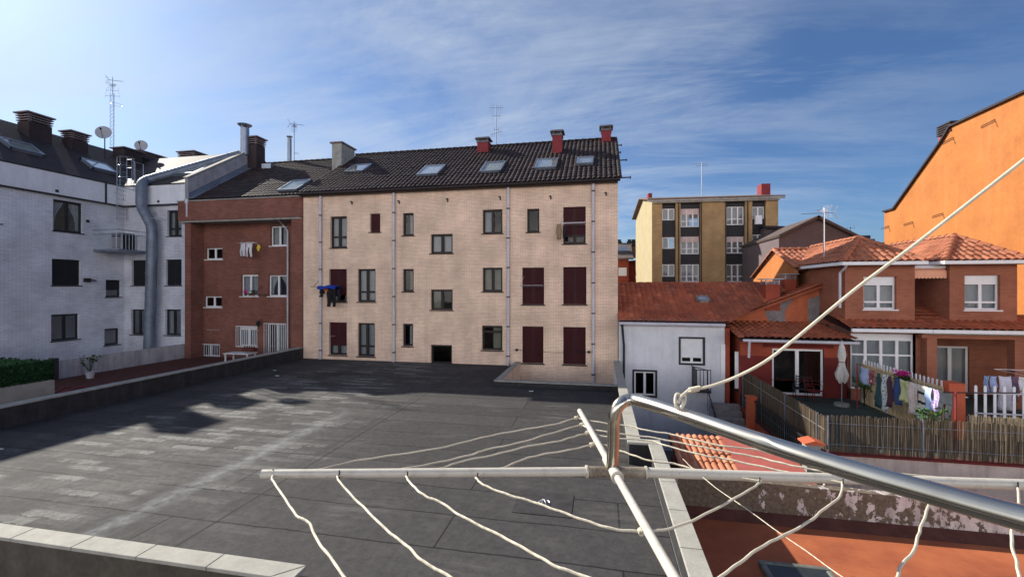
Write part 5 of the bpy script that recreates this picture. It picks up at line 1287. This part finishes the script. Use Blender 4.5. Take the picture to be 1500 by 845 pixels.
P = QX(1320, 549, 10.05); m = MB(); m.tube([P+Vector((0,0,-.3)), P+Vector((0,0,-.1))], .12, 10, rr=[.08,.13]); m.build('pot', DKF, h)
m = MB(); leaves(m, 160, (P.x-.16,P.x+.16,P.y-.3,P.y+.2,P.z-.22,P.z+.02), .045); m.build('leaves', LEAF, h)
m = MB(); leaves(m, 160, (P.x-.15,P.x+.15,P.y-.26,P.y+.2,P.z-.03,P.z+.14), .04); m.build('petals', FLOW, h)
for (px, py, y, lab, n, s) in ((1365,606,14.4,'low bright green bush behind the front reed screen',110,.05), (1266,560,19.6,'dark shrub at the far end of the sunlit reed mat',200,.05)):
    P = QY(px, py, y); h = thing('shrub', (P.x, y, PZ), lab, 'shrub'); m = MB(); m.tube([(P.x,y,PZ),(P.x+.03,y,P.z)], .02, 5)
    for i in range(5): m.tube([(P.x,y,PZ+.2),(P.x+random.uniform(-.25,.25),y+random.uniform(-.2,.2),P.z)], .01, 4)
    m.build('stem', BRN, h); m = MB(); leaves(m, n, (P.x-.32,P.x+.32,y-.25,y+.25,P.z-.3,P.z+.18), s); m.build('leaves', M('bush_'+str(px), (.06,.16,.03), .7, var=.4, sc=8, bm=0), h)
# ================================================================= ANTENNAS & DISHES
GA = 'television antennas on the roofs'
def antenna(label, px, yt, yb, Y, els, r=.025, lattice=False, mat=None):
    top = QY(px, yt, Y); bot = QY(px, yb, Y); h = thing('television_antenna', (top.x, Y, bot.z), label, 'antenna', GA); x, y = top.x, Y
    m = MB(); k = (top.z-bot.z)/(yb-yt)
    if lattice:
        for a in range(3):
            ox, oy = .14*math.cos(a*2.1), .14*math.sin(a*2.1); m.tube([(x+ox,y+oy,bot.z),(x+ox,y+oy,top.z-1.2)], .016, 4)
        z = bot.z; i = 0
        while z < top.z-1.4:
            for a in range(3):
                m.tube([(x+.14*math.cos(a*2.1),y+.14*math.sin(a*2.1),z),(x+.14*math.cos(a*2.1+2.1),y+.14*math.sin(a*2.1+2.1),z+.28)], .009, 3)
            z += .28
        m.tube([(x,y,top.z-1.3),(x,y,top.z)], .022, 5)
    else: m.tube([(x,y,bot.z-.4),(x,y,top.z)], r, 6)
    m.build('mast', mat or GALV, h)
    for (yy, kind, ang, L_) in els:
        z = top.z-(yy-yt)*k; m = MB(); c, s = math.cos(ang), math.sin(ang); T = lambda a, b, e: (x+a*c-b*s, y+a*s+b*c, z+e)
        if kind == 'yagi':
            m.tube([T(-L_*.3,0,0), T(L_*.7,0,0)], .012, 4)
            for i in range(9): q = -L_*.25+i*L_*.115; m.tube([T(q,-.16+.006*i,0), T(q,.16-.006*i,0)], .006, 3)
            for e in (-1,1):
                for i in range(4): m.tube([T(-L_*.3-.0-.04*i,-.2,e*(.06+.07*i)), T(-L_*.3-.04*i,.2,e*(.06+.07*i))], .006, 3)
                m.tube([T(-L_*.3,0,0), T(-L_*.3-.14,0,e*.3)], .008, 3)
        elif kind == 'yagiup':
            m.tube([T(-L_*.5,0,0), T(L_*.5,0,0)], .012, 4)
            for i in range(7): q = -L_*.5+i*L_/6; hh = .28-.02*i; m.tube([T(q,0,-hh), T(q,0,hh)], .008, 3)
        elif kind == 'dipole':
            m.tube([T(-L_/2,0,0), T(L_/2,0,0)], .012, 4)
            for e in (-1,1): m.tube([T(e*L_/2,0,-.22), T(e*L_/2,0,.22)], .008, 3)
        elif kind == 'loop':
            m.tube([T(L_*(.5+.5*math.cos(i*.5236)), L_*.5*math.sin(i*.5236), 0) for i in range(13)], .009, 4)
        m.build('aerial', mat or GALV, h)
    return h
antenna('tall lattice antenna mast on the white building roof', 165, 113, 215, 26.5, ((118,'yagi',.5,.9),(126,'yagi',-.3,.7),(133,'dipole',.2,.9),(141,'dipole',.3,1.0),(154,'loop',.1,.7)), lattice=True)
antenna('slim antenna on the ridge of the red building', 431, 178, 240, 27.2, ((182,'yagi',.6,.9),(186,'yagi',-.8,.6),(225,'loop',0,.3)))
antenna('antenna with vertical dipoles behind the beige block ridge', 727, 155, 215, 27.6, ((158,'yagiup',.1,.8),(170,'dipole',.1,.5),(190,'dipole',.1,.3),(195,'yagiup',2.6,1.0)))
antenna('thin antenna on the ochre block roof', 1028, 238, 290, 52, ((240,'yagi',3.3,1.5),(243,'dipole',.1,1.1)), r=.05)
antenna('tall slim antenna mast standing on the red house', 1207, 304, 478, 22.7, ((312,'yagi',3.0,1.3),(309,'yagi',3.8,.7)), r=.035, mat=ALU)
antenna('tiny distant antenna left of the orange building', 1246, 332, 350, 45, ((334,'dipole',0,.6),), r=.03)
P = QY(424, 203, 27.3); P2 = QY(424, 238, 27.3); m = MB(); m.tube([P2, P], .14, 10); m.tube([P+Vector((0,0,.1)), P+Vector((0,0,.15))], .2, 10); 
tag(m.build('flue_pipe', GALV, smooth=True), 'plain metal flue pipe on the red building ridge', 'flue')
for px, py, rpx, X, lab, nrm in ((152,195,11.5,-31.5,'larger satellite dish beside the lattice mast','a'), (207,214,9.5,-31.0,'smaller satellite dish behind the slatted chimney','b')):
    c = QX(px, py, X) if px < 160 else QY(px, py, 26.8); t_ = (c-CAM).dot(Vector((-SN,CS,0))); r = rpx*t_/650*.85
    h = thing('satellite_dish', (c.x, c.y, c.z-1.2), lab, 'satellite dish', 'satellite dishes on the white building')
    nv = Vector((.55, -.8, .28)).normalized(); U_ = nv.cross(Vector((0,0,1))).normalized(); W_ = U_.cross(nv); P = []; m = MB(); n = 22
    for j in range(6):
        q = j/5
        for i in range(n): a = 2*math.pi*i/n; P.append(c+U_*math.cos(a)*r*q+W_*math.sin(a)*r*q*1.05+nv*(q*q*.16*r))
    m.add(P, [(j*n+i, j*n+(i+1)%n, (j+1)*n+(i+1)%n, (j+1)*n+i) for j in range(5) for i in range(n)]); o = m.build('dish', M('dish_'+nrm, (.34,.35,.38), .5, var=.1), h, smooth=True); o.modifiers.new('t','SOLIDIFY').thickness = .02
    m = MB(); f_ = c+nv*r*1.1; m.tube([c-W_*r*.95, f_], .015, 5); m.tube([f_-nv*.08, f_+nv*.06], .05, 8); m.build('receiver', DRK, h)
    m = MB(); m.tube([c-nv*.03, c-nv*.15, c-nv*.15-Vector((0,0,1.6))], .03, 6); m.build('mount', DRK, h)
# ================================================================= WALL AIRERS ON THE FACADES
def airer(label, fr, x, y, L_, out=.75, mat=None, brace=True, right=True):
    u, z = fr.px(x, y); o = fr.p(u, z); h = thing('wall_airer', o, label, 'clothes airer', 'airers fixed to the facades')
    m = MB(); sg = 1 if right else -1
    for n_ in (.25, .38, .5, .62): m.tube([fr.p(u, z, n_), fr.p(u+sg*L_, z, n_)], .006, 4)
    m.build('lines', WHF if mat is None else mat, h)
    m = MB()
    for q in (0, sg*L_): m.tube([fr.p(u+q, z-.05, 0), fr.p(u+q, z, .3), fr.p(u+q, z, out)], .013, 5)
    if brace: m.tube([fr.p(u+sg*.1, z+.45, .02), fr.p(u-.0, z, .5)], .012, 5)
    m.tube([fr.p(u, z-.05, .012), fr.p(u+sg*L_, z-.05, .012)], .008, 4); m.build('arms', mat or ALU, h); return h, u, z
_, u, z = airer('metal airer under the top right maroon shutter', FB, 822, 329, 1.15)
garment('shirt', FB.p(u-.22, z-.02, .5), (1,0,0), .32, .75, fab('brownshirt', (.30,.20,.13)), 'shirt', 'brown shirt hanging beside the top right maroon shutter', 'shirt')
garment('towel', FB.p(u+.12, z-.12, .5), (1,0,0), .15, .62, fab('blackcloth', (.03,.03,.035)), 'cloth', 'black cloth hanging beside the brown shirt', 'cloth')
airer('empty metal airer across the middle maroon shutter', FB, 765, 418, 1.05)
_, u, z = airer('dark airer loaded with blue cloth on the left of beige block', FB, 468, 420, 1.3, mat=DRK)
m = MB(); P = []
for i in range(9):
    for j in range(6): P.append(FB.p(u+.35+i*.13, z+.05-.04*math.sin(i*.9)-(.16 if j in (0,5) else 0)-(.0), .15+.12*j))
m.add(P, [(i*6+j, i*6+j+1, (i+1)*6+j+1, (i+1)*6+j) for i in range(8) for j in range(5)]); o = m.build('plastic_sheet', fab('bluesheet', (.02,.05,.33)), smooth=True); tag(o, 'blue plastic sheet laid over the dark airer', 'sheet'); o.modifiers.new('t','SOLIDIFY').thickness = .01
G = 'dark washing on the beige block'
garment('shirt', FB.p(u+.3, z-.05, .45), (1,0,0), .32, .5, fab('dk1', (.02,.02,.022)), 'shirt', 'small black garment at the left of the dark airer', 'garment', G)
garment('towel', FB.p(u+.62, z-.08, .5), (1,0,0), .25, .15, fab('or1', (.6,.15,.04)), 'cloth', 'little orange cloth under the blue sheet', 'cloth', G)
garment('trousers', FB.p(u+.8, z-.1, .5), (1,0,0), .5, .95, fab('dk1', (.02,.02,.022)), 'trousers', 'long black trousers hanging from the dark airer', 'trousers', G)
garment('towel', FB.p(u+1.25, z-.1, .3), (1,0,0), .2, .55, fab('dk2', (.03,.03,.05)), 'cloth', 'navy cloth at the right of the dark airer', 'cloth', G)
u2, z2 = FB.px(474, 489); m = MB(); m.tube([FB.p(u2, z2, .02), FB.p(u2+.2, z2+.05, .3), FB.p(u2+.3, z2, .5)], .015, 5); m.tube([FB.p(u2+.3, z2-.1, .4), FB.p(u2+.95, z2-.05, .4)], .012, 5)
tag(m.build('folded_airer', ALU), 'folded airer bracket by the lowest left maroon shutter', 'clothes airer', 'airers fixed to the facades')
u2, z2 = FB.px(759, 511); u3, z3 = FB.px(863, 514)
m = MB(); m.tube([FB.p(u2, z2, .35), FB.p((u2+u3)/2, (z2+z3)/2-.08, .35), FB.p(u3, z3, .35)], .009, 4)
for q, w_ in ((u2, z2), (u3, z3)): m.tube([FB.p(q, w_, 0), FB.p(q, w_, .38)], .015, 5); m.tube([FB.p(q, w_-.05, .35), FB.p(q, w_+.05, .35)], .07, 8)
tag(m.build('pulley_line', DRK), 'sagging pulley line across the two lowest right shutters', 'washing line')
_, u, z = airer('metal airer with white washing on red building', FR, 361, 357, 1.1)
garment('shorts', FR.p(u+.02, z-.02, .5), (1,0,0), .36, .75, fab('wh1', (.6,.62,.66)), 'shorts', 'white garment at the left of the red building airer', 'garment', 'white washing on the red building')
garment('trousers', FR.p(u+.42, z-.02, .5), (1,0,0), .42, .8, fab('wh2', (.66,.66,.70)), 'trousers', 'pale trousers in the middle of red building airer', 'trousers', 'white washing on the red building')
garment('shirt', FR.p(u+1.12, z-.1, .5), (1,0,0), .24, .4, fab('ye1', (.75,.55,.08)), 'shirt', 'small yellow top at the right of red building airer', 'shirt')
_, u, z = airer('short airer with dark pegs between red building windows', FR, 382, 431, .6, out=.5, mat=DRK)
airer('thin airer left of the topmost right white building window', FW, 228, 322, .8, out=.6)
# ================================================================= THE CLOTHES RACK IN FRONT OF THE VIEWER
RZ = CZ-.41
rk = thing('clothes_rack', QZ(905, 690, RZ), 'white and steel clothes rack of crossed bars strung with rope, in the foreground', 'clothes rack')
def q3(x, y, dz=0): return QZ(x, y, RZ+dz)
J = q3(905, 690)
bl = q3(384, 694); br = q3(1500, 713.5); br2 = br+(br-bl).normalized()*.35
m = MB(); m.tube([bl, J+(bl-J).normalized()*.05], .0098, 20); m.build('cross_bar', WORN, rk, smooth=True)
m = MB(); m.tube([J+(br-J).normalized()*.05, br2], .0108, 20); m.build('cross_bar', WORN, rk, smooth=True)
s0 = J+(bl-J).normalized()*.070; s1 = J+(br-J).normalized()*.062
m = MB(); m.tube([s0, s1], .0118, 20); m.build('sleeve', WORN2, rk, smooth=True)
for p, d in ((s0, (bl-J).normalized()), (s1, (br-J).normalized())): m = MB(); m.tube([p-d*.002, p+d*.002], .0138, 20); m.build('sleeve_ring', WORN, rk, smooth=True)
ft = q3(849, 604, .0); nb = q3(987, 850); nd = (nb-ft).normalized(); nb2 = nb+nd*.25
up = Vector((0,0,.006))
m = MB(); m.tube([ft+up, ft+nd*.002+up, nb2+up], .0080, 18, rr=[.006,.0080,.0080]); m.build('long_bar', WORN, rk, smooth=True)
jj = ft+nd*((J-ft).dot(nd))
m = MB(); m.tube([jj-nd*.055+up, jj+nd*.045+up], .0118, 20); m.tube([jj+nd*.043+up, jj+nd*.047+up], .0138, 20); m.build('sleeve', WORN, rk, smooth=True)
for q in (400, 497, 597, 700, 1113, 1235, 1363, 1491):
    P = q3(q, 694+ (19.5*(q-384)/1116)); m = MB(); m.tube([P-Vector((0,0,.0118)), P+Vector((0,0,.0112))], .0014, 7); m.build('eyelet', DRK, rk)
# stainless arm
def it(x): return 1/(1.02+.00214*(x-925))
arm = [QT(897,684,.992), QT(898,660,.985), QT(898.5,640,.98), QT(899,619,.975), QT(902,602,.972), QT(909,591,.972), QT(920,585.5,.975), QT(936,587,it(936)),
       QT(1000,607,it(1000)), QT(1120,648,it(1120)), QT(1250,689,it(1250)), QT(1380,726,it(1380)), QT(1500,759,it(1500)), QT(1640,795,it(1640)), QT(1800,835,it(1800))]
m = MB(); m.tube(smooth_path(arm, 8), .0133, 28); m.build('steel_arm', STEEL, rk, smooth=True)
RR = .0022
def rope(pts, r=RR, name='rope', parent=rk, dz=0.0, mat=ROPE, sag=None):
    P = []
    for i, p in enumerate(pts):
        z = dz*math.sin(math.pi*i/(len(pts)-1)); P.append(q3(p[0], p[1], z))
    S = smooth_path(P, 6); random_w = random.random()*6
    S = [s+Vector((0,0,.0006*math.sin(i*1.3+random_w)))+Vector((.0005*math.sin(i*.9+random_w),0,0)) for i, s in enumerate(S)]
    m = MB(); m.tube(S, r, 8); return m.build(name, mat, parent, smooth=True)
rope([(399,697),(400,704),(421.6,736),(435,755),(453,765.5),(463,788),(484,816),(503,843),(520,870)])
rope([(494,697),(496,703),(512,722),(536,746),(569,778),(595,798),(619,821),(657,843),(700,870)])
rope([(595,697),(598,703),(609,715),(623,726),(647,736),(675,755),(727,781),(772,805),(813,828),(855,843),(935,875)])
rope([(697,699),(702,705),(713,712),(744,724),(779,734),(813,746),(858,762),(898,774),(939,778)])
rope([(402,694),(440,690),(474,685.7),(518.6,675),(574,666.6),(643,656),(692,644),(727,636),(772,628),(813,621),(843,612)], dz=-.004)
rope([(497,696),(550,691),(598,685),(650,675),(692,665),(713,658),(761,648),(803,635.5),(851.5,621.6)])
rope([(597,697),(625,690),(648.6,684.7),(678,675),(727,665),(772,653.5),(817,646),(841,639),(860,634)])
rope([(700,697),(720,690),(739,684),(768,672),(796,665),(837.5,658),(867,651)])
rope([(846,612),(860,615),(890,620),(918,623),(947,630),(980,635),(1000,640),(1057.5,652.6),(1106,658),(1157.6,669.7),(1290,690),(1491,711)])
rope([(854,623),(871,629),(906,635),(951,640),(1000,649),(1042.6,657),(1081,664),(1113,670),(1149,679),(1187,686.7),(1230,694),(1363,710)])
rope([(862,633),(878,637.5),(909,642),(951,645),(980,653.6),(1036,668),(1053,670),(1106,681),(1162,693),(1235,707)])
rope([(868,650),(888,652),(907.6,659.5),(928,666.6),(954,675),(989,679),(1017.6,687),(1113,704)])
rope([(1113,702),(1113.5,706),(1103,714),(1073.6,731),(1025,757),(980,774),(939,778)])
rope([(1234,706),(1233.7,712),(1229.6,727.6),(1205,747),(1184.5,764),(1146,785),(1118.6,798.6),(1084,823),(1056,844),(1015,872)])
rope([(1363,712),(1361,734.5),(1356,753.6),(1349,771),(1345,785),(1337,809),(1321,826),(1314.5,844),(1300,870)])
rope([(1491,715),(1493,740),(1487,758),(1482.6,776),(1482.6,798.6),(1489.5,823),(1493,844),(1499,870)])
rope([(1000,672),(1020,690),(1049,714),(1150,785),(1233,844),(1270,870)], r=.0008, name='thin_cord')
# knots on the far half of the long bar
def knot(P, r, d, name='knot', parent=rk, k=3):
    m = MB(); P = Vector(P); d = Vector(d).normalized(); a = d.cross(Vector((0,0,1))).normalized(); b = d.cross(a)
    for i in range(k):
        c = P+d*(i-(k-1)/2)*r*1.5; rr_ = r*(1.7+.4*random.random())
        m.tube([c+a*math.cos(t*.7)*rr_+b*math.sin(t*.7)*rr_+d*(.25*r*math.sin(t)) for t in range(10)], r*.9, 7)
    m.tube([P+d*r*2, P+d*r*3.2-b*r*3], r*.8, 6)
    return m.build(name, ROPE, parent, smooth=True)
for x, y in ((844,612),(852,622),(860.5,634),(867,651)): knot(q3(x, y), RR, (q3(x,y)-q3(x-20,y+4)))
knot(q3(939,778), RR, nd)
# support rope tied round the steel arm
sr = thing('support_rope', QT(994, 590, it(994)), 'thick cream rope knotted to the steel arm and rising to the upper right', 'rope')
tt = it(994)
loop = [QT(998,604,tt+.004), QT(991,596,tt-.014), QT(989,586,tt-.012), QT(990.5,578,tt), QT(995,577,tt+.005), QT(999,583,tt+.0), QT(1000,590,tt-.012), QT(998,597,tt-.016), QT(1003,590,tt-.01), QT(1004,582,tt), QT(1003,577,tt+.004)]
m = MB(); m.tube(smooth_path(loop, 5), .0027, 9); m.build('loop', ROPE, sr, smooth=True)
rp = [(994,590,tt-.012),(996,583,tt-.006),(1003,576,tt),(1010,571,tt),(1018,569.5,tt),(1024,569,tt),(1045,564,.85),(1080,551,.84),(1120,530,.82),(1160,500,.81),(1200,467,.80),(1260,418,.785),(1330,366,.77),(1400,312,.755),(1450,273,.745),(1500,234,.735),(1600,155,.72),(1700,75,.70)]
m = MB(); m.tube(smooth_path([QT(*p) for p in rp], 6), .0028, 10); m.build('rope', ROPE, sr, smooth=True)
d = QT(1022,569,tt)-QT(1008,572,tt); m = MB()
for i in range(7):
    c = QT(1008+2.3*i, 572-.45*i, tt); dd = d.normalized(); a = dd.cross(Vector((0,0,1))).normalized(); b = dd.cross(a)
    m.tube([c+a*math.cos(t*.7)*.0042+b*math.sin(t*.7)*.0042+dd*.0006*t for t in range(10)], .0018, 6)
m.build('whipping', ROPE, sr, smooth=True)
# ================================================================= LIGHT, SKY, CAMERA
TOSUN = Vector((-1.54, .70, 1.0)).normalized()
elev = math.asin(TOSUN.z); az = math.atan2(TOSUN.x, TOSUN.y)
sl = bpy.data.lights.new('sun', 'SUN'); sl.energy = 5.0; sl.angle = R(.55); sl.color = (1, .93, .82)
so = bpy.data.objects.new('sun', sl); COL.objects.link(so); so.rotation_euler = (-TOSUN).to_track_quat('-Z', 'Y').to_euler(); so.location = (-20, 10, 30)
w = bpy.data.worlds.new('World'); scene.world = w; w.use_nodes = True; nt = w.node_tree; nt.nodes.clear()
out = nt.nodes.new('ShaderNodeOutputWorld'); bgN = nt.nodes.new('ShaderNodeBackground'); nt.links.new(bgN.outputs[0], out.inputs[0])
sky = nt.nodes.new('ShaderNodeTexSky'); sky.sky_type = 'NISHITA'; sky.sun_disc = False; sky.sun_elevation = elev; sky.sun_rotation = az % (2*math.pi)
sky.air_density = 1.0; sky.dust_density = .8; sky.ozone_density = 2.0; sky.altitude = 200
tc = nt.nodes.new('ShaderNodeTexCoord'); nv = nt.nodes.new('ShaderNodeSeparateXYZ'); nt.links.new(tc.outputs['Generated'], nv.inputs[0])
# direction projected on a cloud layer high above
zc_ = mth(nt, 'ADD', mth(nt, 'MAXIMUM', nv.outputs[2], 0.0), .22)
cb = nt.nodes.new('ShaderNodeCombineXYZ'); nt.links.new(mth(nt, 'DIVIDE', nv.outputs[0], zc_), cb.inputs[0]); nt.links.new(mth(nt, 'DIVIDE', nv.outputs[1], zc_), cb.inputs[1])
def mp(rot, sc, off=(0,0,0)):
    m_ = nt.nodes.new('ShaderNodeMapping'); nt.links.new(cb.outputs[0], m_.inputs[0]); m_.inputs['Rotation'].default_value = (0,0,R(rot)); m_.inputs['Scale'].default_value = sc; m_.inputs['Location'].default_value = off; return m_.outputs[0]
warp = noise(nt, mp(0, (1,1,1)), 1.0, 3)
def nz(rot, sc, s, det, ro, off=(0,0,0), dd=.45):
    n = nt.nodes.new('ShaderNodeTexNoise'); nt.links.new(mp(rot, sc, off), n.inputs['Vector']); n.inputs['Scale'].default_value = s; n.inputs['Detail'].default_value = det; n.inputs['Roughness'].default_value = ro; n.inputs['Distortion'].default_value = dd; return n.outputs[0]
a1 = nz(35, (.34,.95,1), 1.9, 10, .68, (1.3,.2,0), 1.3); a2 = nz(-20, (.8,.8,1), .55, 3, .5, (3.1,1,0)); a3 = nz(60, (.3,1.5,1), 4.2, 9, .68, (0,2,0))
cl_ = mth(nt, 'ADD', mth(nt, 'MULTIPLY', a1, .62), mth(nt, 'MULTIPLY', a3, .38))
cl_ = ramp(nt, cl_, (.44, 0), (.60, 1)); br_ = ramp(nt, a2, (.40, .15), (.56, 1))
# more veil towards the sun side (west), unseen bright band added behind the viewer to fill shaded facades (south)
vd = nt.nodes.new('ShaderNodeVectorMath'); vd.operation = 'DOT_PRODUCT'; nt.links.new(tc.outputs['Generated'], vd.inputs[0]); vd.inputs[1].default_value = tuple(TOSUN)
west = ramp(nt, vd.outputs['Value'], (-.1, .15), (.75, 1.0))
cov = mth(nt, 'MULTIPLY', mth(nt, 'MULTIPLY', cl_, br_), west)
veil = ramp(nt, vd.outputs['Value'], (.5, 0), (1.0, .22))
a4 = nz(38, (.35,.8,1), .95, 9, .62, (2.2,.7,0), .9); a4 = mth(nt, 'MULTIPLY', mth(nt, 'MULTIPLY', ramp(nt, a4, (.37, 0), (.62, 1)), ramp(nt, vd.outputs['Value'], (.25, .03), (.8, 1))), .85)
cov = mth(nt, 'ADD', mth(nt, 'ADD', cov, a4, True), veil, True)
skyc = mix(nt, 1, sky.outputs[0], (.76,1.04,1.42), 'MULTIPLY')
c = mix(nt, mth(nt, 'MULTIPLY', cov, .72), skyc, (8.2, 9.1, 10.2))
south_fill = mth(nt, 'MULTIPLY', ramp(nt, mth(nt, 'MULTIPLY', nv.outputs[1], -1), (.25, 0), (.6, 1)), ramp(nt, nv.outputs[2], (.0, .8), (.06, 1), (.24, 1), (.38, 0)))
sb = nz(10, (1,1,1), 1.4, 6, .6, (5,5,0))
south_fill = mth(nt, 'MULTIPLY', south_fill, ramp(nt, sb, (.3, .55), (.55, 1)))
c = mix(nt, mth(nt, 'MULTIPLY', south_fill, .9), c, (44, 41, 39.5))
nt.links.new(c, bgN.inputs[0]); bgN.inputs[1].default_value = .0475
cam = bpy.data.cameras.new('camera'); co = bpy.data.objects.new('camera', cam); COL.objects.link(co)
co.location = CAM; co.rotation_euler = (R(90), 0, YAW); cam.sensor_width = 36; cam.lens = 36*FP/1500; cam.clip_start = .05; cam.clip_end = 3000
scene.camera = co
scene.render.engine = 'CYCLES'
vs = scene.view_settings; vs.view_transform = 'Standard'; vs.look = 'None'; vs.exposure = .8; vs.gamma = 1; vs.use_curve_mapping = False
scene.cycles.max_bounces = 6; scene.cycles.transparent_max_bounces = 12
